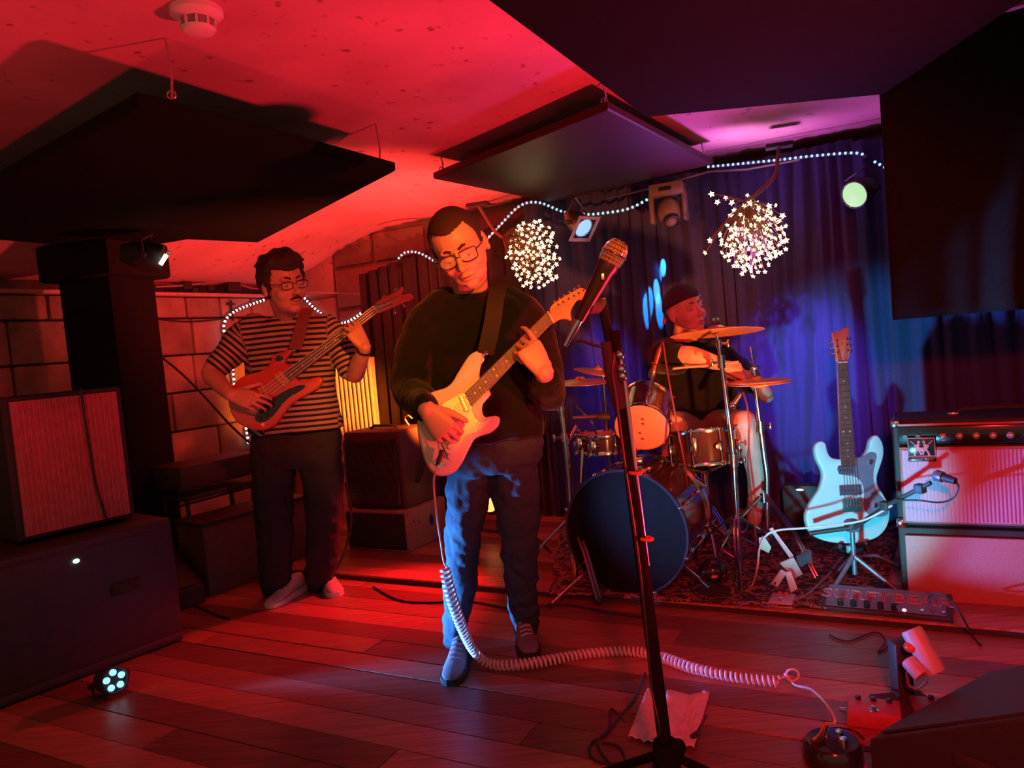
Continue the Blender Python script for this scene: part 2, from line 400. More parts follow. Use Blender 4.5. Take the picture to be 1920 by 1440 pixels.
panel('middle panel above the front man, red glow put into its dark colour', pb, PANR, .035, hooks=[pb[0] + (pb[2] - pb[0]) * .03, pb[1] + (pb[3] - pb[1]) * .03, pb[2] + (pb[0] - pb[2]) * .04])
pc = [FL(870, -30, 1.95), FL(1210, 221, 1.95), FL(1657, 178, 1.95), FL(2150, -150, 1.95), FL(1100, -500, 1.95)]
panel('large black panel at upper right, cutting across the ceiling corner', pc, PANB, hooks=[pc[1] + V((.02, -.05, 0))])
# black drape hanging down at the right
t = None
bb = B(); rings = []
qa, qb = FL(1657, 178, 1.95), V((3.4, 2.0, 0)); qa.z = 0
d = (qb - qa).normalized(); nn = V((-d.y, d.x, 0)); N = 90
def drape(p0, p1, z0, z1, m, label, folds, amp, name='curtain', rnd=0, lean=0, th=.006, bot=None):
    p0 = V((p0[0], p0[1], 0)); p1 = V((p1[0], p1[1], 0)); L = (p1 - p0).length; d = (p1 - p0) / L; n = V((-d.y, d.x, 0))
    N = int(L * 60); Z = 24; vs_ = []; fs = []
    for j in range(Z + 1):
        tz = j / Z
        for i in range(N + 1):
            u = i / N
            a = noise.noise(V((u * 4 + rnd, tz * .5, 1))) * 1.6
            w_ = math.sin(2 * PI * (folds * u + a)) * .7 + .35 * math.sin(2 * PI * (folds * 2.3 * u + a * 1.7 + 1))
            zt = z1(u) if callable(z1) else z1
            z = z0 + (zt - z0) * tz
            k = amp * (1.0 - .45 * tz)
            vs_.append(p0 + d * (u * L + .02 * math.sin(a * 6) * (1 - tz)) + n * (w_ * k) + V((0, 0, z)))
    for j in range(Z):
        for i in range(N):
            a = j * (N + 1) + i; fs.append((a, a + 1, a + N + 2, a + N + 1))
    o = B().add(vs_, fs).build(name, m, None, True, angle=180)
    sm = o.modifiers.new('thick', 'SOLIDIFY'); sm.thickness = th
    tag(o, label, 'curtain'); return o
DRAPE = mat('black_stage_drape', (.012, .015, .013), .95, spec=.1, scale=60)
VELV = mat('dark_blue_velvet', (.045, .050, .17), .8, spec=.2, sheen=.3, scale=90)
CURB = mat('black_curtain_cloth', (.030, .022, .020), .85, spec=.2, sheen=.2, scale=90)
drape(qa + V((.0, .03, 0)), qb, 1.16, 2.16, DRAPE, 'black drape hanging from the ceiling at the far right, in front of the blue curtain', 5, .03, 'hanging_drape')
# curtains along the back, left to right
def cx(px): return oncurt(px, 700)
def topz(zl, zr, bow=0): return lambda u: zl + (zr - zl) * u + bow * math.sin(PI * u)
drape(cx(690), cx(1012), .03, topz(oncurt(690, 514).z, oncurt(1000, 398).z, .0), CURB, 'black curtain at the left end, behind the front man, reddish at its folds', 13, .05, rnd=1)
drape(cx(1010), cx(1335), .03, topz(2.10, 2.10), VELV, 'dark curtain behind the blue lamp, between the two glowing ornaments', 12, .045, rnd=5)
drape(cx(1333), cx(1625), .03, topz(2.09, 2.12, .0), VELV, 'dark blue velvet curtain behind the drummer with bright violet folds', 9, .06, rnd=9)
drape(cx(1620), cx(2150), .03, 2.1, VELV, 'dark blue curtain at the far right behind the amplifier', 12, .05, rnd=14)
# curtain wire
bb = B(); bb.tube([oncurt(1140, 372, .1), oncurt(1225, 352, .1), oncurt(1330, 322, .08), oncurt(1400, 318, .08), oncurt(1500, 300, .08)], .006)
tag(bb.build('curtain_wire', STEEL), 'thin wire strung along the top of the curtains', 'wire')

PILM = mat('pillar_black', (.018, .017, .017), .9, spec=.1)
# black pillar at left
q = P(222, 700, 4.3)
t = thing('pillar', 'black square pillar at left between the two stretches of stone wall', 'pillar', V((q.x, q.y, 0)))
B().box((q.x, q.y, 1.0), (.36, .34, 2.0), rotz(-.3), bev=.02).build('shaft', PILM, t)
B().box((q.x, q.y, 1.86), (.50, .46, .2), rotz(-.3), bev=.02).build('capital', PILM, t)
B().box((q.x, q.y, .06), (.44, .42, .12), rotz(-.3), bev=.01).build('plinth', PILM, t)

# low riser with rug
zR = .03
ra = FL(560, 1078); rb = FL(1760, 1172)
rd = AX; c0 = FL(900, 1108)
bb = B(); cc = c0 + BX * .95 + AX * .35
RIS = thing('riser', 'low wooden riser under the drum kit, its front edge dark', 'riser', (cc.x, cc.y, 0))
bb.box((cc.x, cc.y, .010), (4.6, 1.90, .020), basis(AX, BX, V((0, 0, 1)))).build('base', BLACK, RIS, False)
for k in range(14):
    q = c0 + BX * (.068 + k * .1352) + AX * .35
    B().box((q.x, q.y, .0255), (4.6, .132, .009), basis(AX, BX, V((0, 0, 1)))).build('plank', WOODS[(k * 2) % 3], RIS, False)
# rug
def rugmat():
    m = bpy.data.materials.new('patterned_rug'); m.use_nodes = True; nt = m.node_tree; b = nt.nodes['Principled BSDF']
    b.inputs['Roughness'].default_value = .95; b.inputs['Specular IOR Level'].default_value = .1
    tc = nt.nodes.new('ShaderNodeTexCoord'); v = nt.nodes.new('ShaderNodeTexVoronoi'); v.inputs['Scale'].default_value = 9
    n = nt.nodes.new('ShaderNodeTexNoise'); n.inputs['Scale'].default_value = 14; n.inputs['Distortion'].default_value = 1.5
    r = nt.nodes.new('ShaderNodeValToRGB'); r.color_ramp.interpolation = 'CONSTANT'
    e = r.color_ramp.elements; e[0].color = (.05, .04, .05, 1); e[1].position = .45; e[1].color = (.32, .16, .12, 1)
    e2 = e.new(.53); e2.color = (.06, .05, .07, 1); e3 = e.new(.62); e3.color = (.36, .3, .25, 1); e4 = e.new(.68); e4.color = (.16, .05, .05, 1)
    mx = nt.nodes.new('ShaderNodeMixRGB'); mx.inputs[0].default_value = .35
    nt.links.new(tc.outputs['Object'], v.inputs['Vector']); nt.links.new(tc.outputs['Object'], n.inputs['Vector'])
    nt.links.new(n.outputs['Fac'], mx.inputs[1]); nt.links.new(v.outputs['Distance'], mx.inputs[2])
    nt.links.new(mx.outputs['Color'], r.inputs['Fac']); nt.links.new(r.outputs['Color'], b.inputs['Base Color']); return m
cs = [FL(1030, 1118, zR), FL(1650, 1150, zR), FL(1690, 985, zR), FL(1060, 950, zR)]
nu, nv = 50, 36; vs_ = []; fs = []
for i in range(nu + 1):
    for j in range(nv + 1):
        u, v = i / nu, j / nv
        q = cs[0] * (1 - u) * (1 - v) + cs[1] * u * (1 - v) + cs[2] * u * v + cs[3] * (1 - u) * v
        vs_.append((q.x + .012 * noise.noise(q * 5), q.y + .012 * noise.noise(q * 5 + V((5, 5, 0))), zR + .007 + .004 * noise.noise(q * 6)))
for i in range(nu):
    for j in range(nv):
        a = i * (nv + 1) + j; fs.append((a, a + nv + 1, a + nv + 2, a + 1))
o = B().add(vs_, fs).build('rug', rugmat(), None, True); sm = o.modifiers.new('t', 'SOLIDIFY'); sm.thickness = .006; sm.offset = -1
tag(o, 'worn patterned rug in dark red and blue under the drum kit', 'rug')

# smoke detector
q = onceil(368, 18); t = thing('smoke_detector', 'round white smoke detector on the ceiling at upper left', 'smoke detector', q)
B().lathe([(.068, 0), (.068, -.014), (.060, -.022), (.046, -.030)], q, (0, 0, 1), 36).build('base', WHITE, t)
B().lathe([(.046, -.030), (.044, -.040), (.040, -.052)], q, (0, 0, 1), 36).build('vent_ring', mat('detector_grey', (.25, .22, .2), .6), t)
B().lathe([(.044, -.050), (.040, -.060), (.020, -.066), (.001, -.067)], q, (0, 0, 1), 36).build('sensor_cap', WHITE, t)
for k in range(10):
    a = 2 * PI * k / 10; d = V((math.cos(a), math.sin(a), 0))
    B().box(q + d * .045 - V((0, 0, .041)), (.006, .006, .020), rotz(a)).build('vent_rib', WHITE, t, False)

# ropes of LED beads
TUBE = mat('clear_rope_tube', (.10, .14, .2), .2)
BEAD = emis('led_bead', (.42, .80, 1.0), 1.15)
BEADW = emis('led_bead_white', (.78, .85, 1.0), 2.6)
def rope(paths, label, bead, rad=.008, step=.030, group=None):
    t = thing('rope_light', label, 'rope light', paths[0][0], group)
    for pth in paths:
        c = cr(pth, 8); B().tube(c, rad, 8).build('tube', TUBE, t)
        bb = B(); acc = 0
        for i in range(len(c) - 1):
            L = (c[i + 1] - c[i]).length
            while acc < L:
                q = c[i].lerp(c[i + 1], acc / L); bb.sph(q - V((0, rad * .5, 0)), rad * 1.18, None, 8, 6); acc += step
            acc -= L
        bb.build('led_beads', bead, t, True, kind='stuff')
rope([[oncurt(x, y, .12) for x, y in [(748, 484), (762, 473), (790, 476), (835, 503)]], [oncurt(x, y, .14) for x, y in [(880, 490), (905, 458), (940, 420), (975, 386), (1010, 380), (1055, 397), (1095, 402), (1130, 400), (1180, 391), (1226, 367)]]],
     'blue white rope light looped along the curtain top behind the front man', BEAD, .0075, .031)
rope([[oncurt(x, y, .14) for x, y in [(1328, 313), (1380, 308), (1450, 301), (1530, 292), (1600, 287), (1625, 293)]], [oncurt(x, y, .14) for x, y in [(1640, 304), (1670, 320), (1702, 336)]]],
     'blue white rope light along the ceiling edge above the drummer', BEAD, .0065, .027)
rope([[onleft(x, y, .05) for x, y in [(440, 720), (436, 690), (425, 640), (420, 612), (430, 592), (455, 577), (500, 561)]], [onleft(x, y, .05) for x, y in [(462, 803), (466, 830)]]],
     'white rope light bent around the corner of the stone wall left of the bassist', BEADW, .009, .038)
rope([[onback(x, y, .04) for x, y in [(556, 550), (568, 556), (590, 578), (630, 606), (662, 598), (692, 574)]]],
     'white rope light sagging on the back wall right of the bassist', BEADW, .0085, .034)
# ================================================================== PEOPLE
CLOUD = bpy.data.textures.new('cloth_folds', 'CLOUDS'); CLOUD.noise_scale = .09; CLOUD.noise_depth = 2
def remesh(bb, name, m, parent, vox, sm=4, disp=0.0, fac=.5, label=None):
    """weld the pieces of bb into ONE continuous skin"""
    o = bb.build('tmp', m, parent, False)
    r = o.modifiers.new('r', 'REMESH'); r.mode = 'VOXEL'; r.voxel_size = vox; r.use_smooth_shade = True
    s = o.modifiers.new('s', 'SMOOTH'); s.factor = fac; s.iterations = sm
    if disp:
        d = o.modifiers.new('d', 'DISPLACE'); d.texture = CLOUD; d.strength = disp; d.mid_level = .5; d.texture_coords = 'LOCAL'
        s2 = o.modifiers.new('s2', 'SMOOTH'); s2.factor = .5; s2.iterations = 1
    dg = bpy.context.evaluated_depsgraph_get(); dg.update()
    me = bpy.data.meshes.new_from_object(o.evaluated_get(dg)); o.modifiers.clear()
    old = o.data; o.data = me; bpy.data.meshes.remove(old); me.name = name; o.name = name
    me.materials.clear(); me.materials.append(m)
    me.polygons.foreach_set('use_smooth', [True] * len(me.polygons))
    if label: o['label'] = label
    return o
def limb(bb, pts, rad, n=14):
    for i in range(len(pts) - 1):
        a, b = V(pts[i]), V(pts[i + 1]); bb.cyl(a, b, rad[i], rad[i + 1], n)
    for p, r in zip(pts, rad): bb.sph(p, r, None, n, 10)
def smoothlimb(bb, pts, rad, n=14, k=4):
    """limb with eased bends and radii"""
    q = cr([V((*p,)) for p in pts], k); rr = []
    for i in range(len(pts) - 1):
        for j in range(k): rr.append(rad[i] + (rad[i + 1] - rad[i]) * j / k)
    rr.append(rad[-1]); bb.tube(q, rr, n); bb.sph(q[0], rr[0], None, n, 8); bb.sph(q[-1], rr[-1], None, n, 8)
def ell(c, X, Y, rx, ry, n=28, pw=2.0):
    out = []
    for k in range(n):
        a = 2 * PI * k / n; ca, sa = math.cos(a), math.sin(a)
        out.append(V(c) + X * rx * math.copysign(abs(ca) ** (2 / pw), ca) + Y * ry * math.copysign(abs(sa) ** (2 / pw), sa))
    return out
def ortho(f, u):
    f = V(f).normalized(); u = V(u); u = (u - f * u.dot(f)).normalized()
    return basis(u.cross(f), f, u)          # columns: left, forward, up
def head_pieces(bb, c, R, s, nose=1.0, jaw=1.0):
    """c centre of the skull, R columns = (left, forward, up), s scale for a 0.24 m head"""
    g = lambda x, y, z: V(c) + R @ V((x, y, z)) * s
    def e(x, y, z, a, b, d, rx=0):
        RR = R @ Matrix.Rotation(rx, 3, 'X'); bb.sph(g(x, y, z), (a * s, b * s, d * s), RR, 28, 18)
    e(0, -.008, .028, .077, .097, .090)
    e(0, .018, -.030, .063 * jaw, .074, .080)
    e(0, .030, -.078, .050 * jaw, .052, .038)
    e(0, .062, -.100, .024, .022, .018)
    for sx in (-1, 1):
        e(sx * .040, .052, -.036, .024, .028, .026)
        e(sx * .026, .078, .020, .024, .012, .010)
        e(sx * .030, .066, -.004, .0165, .0165, .0140)
        e(sx * .079, -.004, -.008, .010, .019, .032, -.25)
        e(sx * .082, .004, -.030, .008, .010, .012)
        e(sx * .011, .099, -.038, .008, .009, .007)
        bb.tube([g(sx * .022, .079, -.066), g(sx * .010, .088, -.063), g(0, .0885, -.065)], .0052 * s, 8)
        bb.tube([g(sx * .020, .078, -.073), g(sx * .009, .086, -.076), g(0, .087, -.077)], .0062 * s, 8)
    bb.tube([g(0, .084, .012), g(0, .098, -.014), g(0, .112 * nose, -.034)], [.008 * s, .009 * s, .0115 * s], 10)
    bb.sph(g(0, .110 * nose, -.035), .0120 * s, None, 12, 8)
def head_parts(parent, c, R, s, hair, hairm, look=(0, 1, -.1), brow=None, hairline=.062, thick=.006, eyelid=True, sides=-.01):
    g = lambda x, y, z: V(c) + R @ V((x, y, z)) * s
    EYE = mat('eye_white', (.38, .34, .32), .2, var=0); IRIS = mat('iris', (.05, .035, .03), .1, var=0)
    lk = R @ V(look).normalized()
    for sx in (-1, 1):
        ec = g(sx * .030, .0695, -.005)
        e = B().sph(ec, .0138 * s, None, 16, 10).build('eye', EYE, parent)
        B().sph(ec + lk * .0105 * s, .0058 * s, None, 12, 8).build('iris', IRIS, e)
        if eyelid:
            B().sph(ec + R @ V((0, -.0002, .0042 if look[2] > -.3 else .0020)) * s, (.0165 * s, .0156 * s, .0126 * s), R, 16, 10).build('eyelid', SKIN, e)
        bt = B(); bt.tube([g(sx * .012, .0915, .019), g(sx * .026, .0915, .026), g(sx * .044, .079, .021)], [.0035 * s, .0042 * s, .0022 * s], 8)
        bt.build('eyebrow', hairm, parent)
    bt = B(); bt.tube([g(-.021, .0835, -.0705), g(-.008, .0925, -.0700), g(.008, .0925, -.0700), g(.021, .0835, -.0705)], [.0012 * s, .0022 * s, .0022 * s, .0012 * s], 6)
    bt.build('mouth_line', mat('lip_shadow', (.22, .07, .06), .6, var=0), parent)
    if hair:
        nu, nv = 120, 72; vs_ = {}; fs = []; bb = B(); idx = {}
        for j in range(nv + 1):
            th = PI * .80 * j / nv
            for i in range(nu):
                ph = 2 * PI * i / nu; x, y, z = math.sin(th) * math.cos(ph), math.sin(th) * math.sin(ph), math.cos(th)
                p = V((x * .080, -.008 + y * .100, .028 + z * .094))
                ear = abs(p.x) > .06 and -.028 < p.y < .02
                lim = hairline + (.018 * abs(p.x) / .07 if p.y > .03 else 0) if p.y > .045 else (sides if p.y > .012 else (.012 if ear else -.055))
                if p.y > .012 and p.y <= .045: lim = sides + (hairline - sides) * ((p.y - .012) / .033) ** 2
                keep = p.z > lim
                k = thick * (1 + .5 * noise.noise(p * 40)) * (1 + (.8 if hair == 'full' and p.z > .07 else 0))
                if hair == 'full' and p.y > .02 and p.z > .05: k *= 1.5
                idx[(i, j)] = keep; vs_[(i, j)] = g(*(p + V((x, y, z)) * k))
        lst = {}; arr = []
        for j in range(nv):
            for i in range(nu):
                i2 = (i + 1) % nu
                if idx[(i, j)] and idx[(i2, j)] and idx[(i, j + 1)] and idx[(i2, j + 1)]:
                    f = []
                    for key in ((i, j), (i2, j), (i2, j + 1), (i, j + 1)):
                        if key not in lst: lst[key] = len(arr); arr.append(vs_[key])
                        f.append(lst[key])
                    fs.append(f)
        o = bb.add(arr, fs).build('hair', hairm, parent, True, angle=180)
        sm = o.modifiers.new('t', 'SOLIDIFY'); sm.thickness = (thick + .006) * s; sm.offset = -1
def hand(bb, wrist, fdir, nrm, s=1.0, curl=(30, 35, 40, 45), spread=6, thumb=(1, .2), left=1, tcurl=35):
    """wrist point, fdir = towards the knuckles, nrm = back of the hand, left = +1 when the thumb lies on the side (fdir x nrm)"""
    f = V(fdir).normalized(); n = V(nrm); n = (n - f * n.dot(f)).normalized(); t = f.cross(n) * left
    w = V(wrist); L = .088 * s
    rings = []
    for k, (a, hw, hh) in enumerate([(-.012, .026, .019), (.015, .030, .017), (.045, .038, .0155), (.075, .0415, .0135), (.092, .040, .0115)]):
        rings.append(ell(w + f * a * s + t * .002 * s, t, n, hw * s, hh * s, 20, 2.6))
    bb.ringloft(rings)
    lens = [(.042, .026, .021), (.047, .030, .022), (.043, .028, .021), (.034, .021, .019)]; off = [.030, .0105, -.0095, -.029]; base = [.086, .092, .088, .078]; rr = [.0088, .0090, .0085, .0076]
    for i in range(4):
        p = w + f * base[i] * s + t * off[i] * s - n * .002 * s
        sp = math.radians(spread * (1.5 - i)); d0 = (f * math.cos(sp) + t * math.sin(sp)).normalized()
        pts = [p - d0 * .02 * s, p]; rad = [rr[i] * s] * 2; A = 0
        for j, Ls in enumerate(lens[i]):
            A += math.radians(curl[i] * (.8, 1.1, .7)[j]); d = d0 * math.cos(A) - n * math.sin(A)
            p = p + d * Ls * s; pts.append(p); rad.append(rr[i] * s * (1 - .09 * (j + 1)))
        limb(bb, pts, rad, 12)
    b0 = w + f * .018 * s + t * .022 * s - n * .004 * s
    d = (f * thumb[1] + t * thumb[0] - n * (.35 if thumb[0] > .26 else 1.1)).normalized(); pts = [b0]; rad = [.0155 * s]
    for j, Ls in enumerate((.040, .032, .026)):
        if j:
            a = math.radians(tcurl); d = (d * math.cos(a) + f * math.sin(a)).normalized() if j == 1 else (d * math.cos(a * .6) + f * math.sin(a * .6)).normalized()
        b0 = b0 + d * Ls * s; pts.append(b0); rad.append((.0125, .0105, .0088)[j] * s)
    limb(bb, pts, rad, 12)
def px_rings(rows, X=V((1, 0, 0)), Y=V((0, 1, 0)), pw=2.3):
    """rows: (px, py, width in px, depth Y, half depth in m)"""
    return [ell(P(px, py, d), X, Y, wd / 2 * d / F_PX, hd, 32, pw) for px, py, wd, d, hd in rows]
def px_leg(bb, rows):
    pts = [P(a, b, d) for a, b, wd, d in rows]; rad = [wd / 2 * d / F_PX for a, b, wd, d in rows]
    smoothlimb(bb, pts, rad, 18)
def shoe(parent, toe, heel, m, solem, lacem, s=1.0, cuff=None):
    toe, heel = V(toe), V(heel); toe.z = heel.z = 0; f = (toe - heel).normalized(); x = V((-f.y, f.x, 0)); L = (toe - heel).length; z0 = V((0, 0, cuff or 0)); U = V((0, 0, 1))
    prof = [(.00, .024, .030, .075), (.06, .031, .036, .100), (.22, .034, .038, .110), (.38, .035, .036, .090), (.55, .040, .032, .066), (.72, .045, .028, .052), (.88, .040, .024, .044), (.97, .026, .018, .034), (1.0, .010, .010, .020)]
    sh = B(); so = B(); r1 = []; r2 = []
    for t, hw, a, h in prof:
        c = heel + f * L * t + z0
        r1.append([c + x * hw * s * math.cos(2 * PI * k / 20) * (1 if math.sin(2 * PI * k / 20) < 0 else .92) + U * (.018 + (h - .018) * s * (.5 + .5 * math.sin(2 * PI * k / 20))) for k in range(20)])
        r2.append([c + x * sx * (hw + .004) * s + U * z for sx, z in ((-1, .001), (1, .001), (1, .024), (-1, .024))])
    sh.ringloft(r1); o = sh.build('shoe', m, parent, True, angle=80)
    so.ringloft(r2).build('sole', solem, o, False)
    lb = B()
    for k in range(5):
        t = .36 + k * .07; hh = .098 - k * .0095
        c = heel + f * L * t + z0 + U * (hh * s + .001)
        lb.tube([c - x * .022 * s - U * .006 + f * .004, c, c + x * .022 * s - U * .006 - f * .004], .0032, 6)
    lb.build('laces', lacem, o, True)
    return o

# ---------------------------------------------------------------- the front man
G = thing('person', 'man in glasses and black sweatshirt standing at centre playing the white guitar', 'person', (P(915, 835, 2.78).x, 2.8, 0), 'musicians on the stage')
hc = P(861, 463, 2.60); hs = 1.13
HR = ortho((-.03, -.90, -.42), (-.31, -.30, .88))
bb = B(); head_pieces(bb, hc, HR, hs, jaw=1.14)
limb(bb, [hc + HR @ V((0, -.015, -.06)) * hs, P(882, 545, 2.72), P(893, 585, 2.76)], [.066, .064, .085], 18)
bb.ringloft(px_rings([(895, 575, 120, 2.76, .07), (897, 610, 150, 2.76, .08), (905, 700, 140, 2.78, .08), (915, 790, 150, 2.80, .09), (920, 850, 150, 2.80, .09)]))
RW = P(799, 768, 2.385); LW = P(1020, 700, 2.49)
limb(bb, [P(825, 590, 2.74), P(777, 670, 2.70), P(770, 722, 2.66), P(785, 748, 2.56), P(796, 763, 2.43), RW], [.05, .04, .036, .032, .029, .028]); limb(bb, [P(975, 590, 2.78), P(1028, 740, 2.64), LW], [.05, .043, .030])
px_leg(bb, [(890, 850, 60, 2.80), (878, 1020, 40, 2.80), (855, 1200, 26, 2.86)]); px_leg(bb, [(955, 850, 60, 2.80), (975, 1020, 40, 2.86), (988, 1175, 26, 3.03)])
hand(bb, RW, IV(.60, -.70, -.05), IV(-.25, .25, -.9), 1.08, (50, 56, 58, 60), 4, (.55, .75), -1, 25)
hand(bb, LW, IV(-.50, .80, .02), IV(.35, -.05, -.93), 1.16, (26, 70, 74, 76), 4, (.25, .6), 1, 10)
remesh(bb, 'body', SKIN, G, .0034, 4)
HAIRD = mat('short_dark_hair', (.032, .018, .015), .8, scale=300, bump=.9)
head_parts(G, hc, HR, hs, 'short', HAIRD, (0.0, 1, -.55), hairline=.066, thick=.0025)
# glasses
def glasses(parent, c, R, s, m, w_=.026, h_=.018):
    g = lambda x, y, z: V(c) + R @ V((x, y, z)) * s
    o = None; f = B()
    for sx in (-1, 1):
        pts = cr([(sx * (.033 + w_ * a), .098 - abs(a) * .004, -.006 + h_ * b) for a, b in [(-1, .8), (-.5, 1), (.5, 1), (1, .85), (1, 0), (.85, -.85), (.3, -1), (-.4, -1), (-.9, -.7), (-1, 0)]], 4, True)
        q = [g(*p) for p in pts]; f.tube(q + [q[0]], .0017 * s, 6)
        f.tube([g(sx * (.033 + w_), .094, .002), g(sx * .079, .07, .004), g(sx * .082, .0, .006), g(sx * .080, -.02, -.006)], .0018 * s, 6)
    f.tube([g(-.007, .099, -.002), g(0, .103, .001), g(.007, .099, -.002)], .0017 * s, 6)
    o = f.build('glasses', m, parent)
    gl = bpy.data.materials.get('lens_glass')
    if gl is None:
        gl = bpy.data.materials.new('lens_glass'); gl.use_nodes = True; b = gl.node_tree.nodes['Principled BSDF']
        b.inputs['Roughness'].default_value = .02; b.inputs['Alpha'].default_value = .14; b.inputs['Base Color'].default_value = (.8, .8, .8, 1)
    for sx in (-1, 1):
        pts = [(sx * (.033 + w_ * .97 * math.cos(a)), .0965 - abs(math.cos(a)) * .004, -.006 + h_ * .95 * math.sin(a)) for a in [2 * PI * k / 20 for k in range(20)]]
        B().ringloft([[g(*p) for p in pts], [g(p[0], p[1] + .001, p[2]) for p in pts]]).build('lens', gl, o)
glasses(G, hc, HR, hs, mat('black_frame', (.02, .02, .02), .3))
# sweatshirt
CLOUD.noise_scale = .09
bb = B()
bb.ringloft(px_rings([(887, 550, 72, 2.715, .052), (889, 557, 112, 2.725, .068), (891, 568, 172, 2.735, .085), (895, 590, 208, 2.74, .105), (899, 640, 214, 2.74, .125), (906, 700, 206, 2.75, .13), (913, 760, 204, 2.76, .14), (919, 800, 206, 2.76, .145), (921, 822, 202, 2.77, .135)]))
smoothlimb(bb, [P(835, 580, 2.74), P(806, 612, 2.73), P(777, 670, 2.70), P(769, 728, 2.66), P(785, 748, 2.56), P(796, 763, 2.42)], [.085, .088, .076, .068, .060, .047], 18)
smoothlimb(bb, [P(950, 578, 2.77), P(985, 605, 2.76), P(1012, 665, 2.72), P(1027, 735, 2.64), P(1028, 728, 2.57), P(1025, 713, 2.53)], [.085, .085, .074, .064, .056, .044], 18)
sw = remesh(bb, 'sweatshirt', CLOTH_BLACK, G, .007, 4, .022)
bb = B(); cpts = cr([(P(887, 548, 2.715) + V((math.cos(a) * .069, math.sin(a) * .062 - .004, -.004 + .012 * math.sin(a)))) for a in [2 * PI * k / 12 for k in range(12)]], 3, True)
bb.tube(cpts + [cpts[0]], .0075, 8).build('collar', CLOTH_BLACK, sw)
for w0, dd in ((P(797, 765, 2.41), (RW - P(784, 748, 2.56))), (P(1024.5, 707, 2.515), LW - P(1028, 728, 2.57))):
    B().torus(w0, dd, .036, .010, 28, 8).build('cuff', CLOTH_BLACK, sw)
# trousers
bb = B()
bb.ringloft(px_rings([(920, 800, 180, 2.79, .12), (921, 835, 196, 2.79, .13), (922, 868, 190, 2.80, .13), (921, 884, 150, 2.80, .11)]))
px_leg(bb, [(884, 862, 92, 2.80), (876, 930, 82, 2.80), (869, 1010, 68, 2.80), (866, 1060, 64, 2.81), (862, 1110, 62, 2.83), (856, 1160, 52, 2.86), (853, 1195, 46, 2.875)])
px_leg(bb, [(960, 862, 98, 2.80), (968, 930, 90, 2.81), (974, 1010, 74, 2.84), (976, 1060, 66, 2.87), (978, 1110, 62, 2.93), (985, 1150, 54, 2.99), (989, 1178, 46, 3.03)])
CLOUD2 = bpy.data.textures.new('trouser_folds', 'CLOUDS'); CLOUD2.noise_scale = .055
CLOUD.noise_scale = .06
remesh(bb, 'trousers', mat('indigo_jeans', (.040, .075, .095), .85, spec=.15, scale=160, bump=.4), G, .007, 3, .03)
tl = FL(845, 1288); shoe(G, tl, tl + V((.035, .29, 0)), mat('dark_suede', (.16, .15, .17), .8), RUBBER, mat('pale_lace', (.5, .48, .5), .7))
tr = FL(996, 1236); shoe(G, tr, tr + V((-.03, .28, 0)), MATS['dark_suede'], RUBBER, MATS['pale_lace'])

# ---------------------------------------------------------------- the bassist
def stripes():
    m = bpy.data.materials.new('striped_jersey'); m.use_nodes = True; nt = m.node_tree; b = nt.nodes['Principled BSDF']
    b.inputs['Roughness'].default_value = .9; b.inputs['Specular IOR Level'].default_value = .1
    at = nt.nodes.new('ShaderNodeAttribute'); at.attribute_name = 'along'
    mo = nt.nodes.new('ShaderNodeMath'); mo.operation = 'MULTIPLY'; mo.inputs[1].default_value = 1 / .0255
    fr = nt.nodes.new('ShaderNodeMath'); fr.operation = 'FRACT'
    r = nt.nodes.new('ShaderNodeValToRGB'); r.color_ramp.interpolation = 'LINEAR'
    e = r.color_ramp.elements; e[0].position = .40; e[0].color = (.035, .03, .035, 1); e[1].position = .46; e[1].color = (.42, .36, .33, 1)
    e2 = e.new(.94); e2.color = (.42, .36, .33, 1); e3 = e.new(1.0); e3.color = (.035, .03, .035, 1)
    nt.links.new(at.outputs['Fac'], mo.inputs[0]); nt.links.new(mo.outputs[0], fr.inputs[0]); nt.links.new(fr.outputs[0], r.inputs['Fac'])
    nt.links.new(r.outputs['Color'], b.inputs['Base Color']); return m
Bs = thing('person', 'man in a striped jersey playing the red bass at left', 'person', (P(555, 820, 3.65).x, 3.7, 0), 'musicians on the stage')
hb = P(530, 533, 3.46); bs = 1.14
BR = ortho((.70, -.70, -.08), (-.12, -.05, .99))
bb = B(); head_pieces(bb, hb, BR, bs, jaw=1.05)
limb(bb, [hb + BR @ V((0, -.015, -.06)) * bs, P(541, 590, 3.58), P(545, 625, 3.62)], [.064, .064, .085], 18)
bb.ringloft(px_rings([(545, 618, 110, 3.62, .08), (545, 700, 110, 3.62, .08), (553, 800, 120, 3.64, .09), (555, 850, 120, 3.66, .09)]))
BW1 = P(433, 741, 3.36); BW2 = P(684, 652, 3.40)
smoothlimb(bb, [P(470, 628, 3.6), P(400, 692, 3.52), P(408, 715, 3.46), BW1], [.05, .047, .043, .028], 16)
smoothlimb(bb, [P(620, 628, 3.64), P(660, 700, 3.58), P(673, 680, 3.48), BW2], [.05, .045, .040, .028], 16)
px_leg(bb, [(520, 850, 46, 3.66), (515, 970, 32, 3.70), (515, 1090, 22, 3.80)]); px_leg(bb, [(598, 850, 46, 3.66), (605, 970, 32, 3.70), (600, 1085, 22, 3.85)])
hand(bb, BW1, IV(.93, -.22, -.1), IV(-.05, .35, -.93), 1.08, (28, 32, 36, 40), 5, (.8, .7), -1, 12)
hand(bb, BW2, IV(-.55, .80, -.05), IV(.5, .2, -.85), 1.02, (38, 40, 40, 42), 6, (.4, .8), 1, 15)
remesh(bb, 'body', SKIN, Bs, .0042, 3)
head_parts(Bs, hb, BR, bs, 'full', mat('dark_brown_hair', (.04, .03, .025), .7, scale=250, bump=.9), (.1, 1, -.2), hairline=.048, thick=.011, sides=-.022)
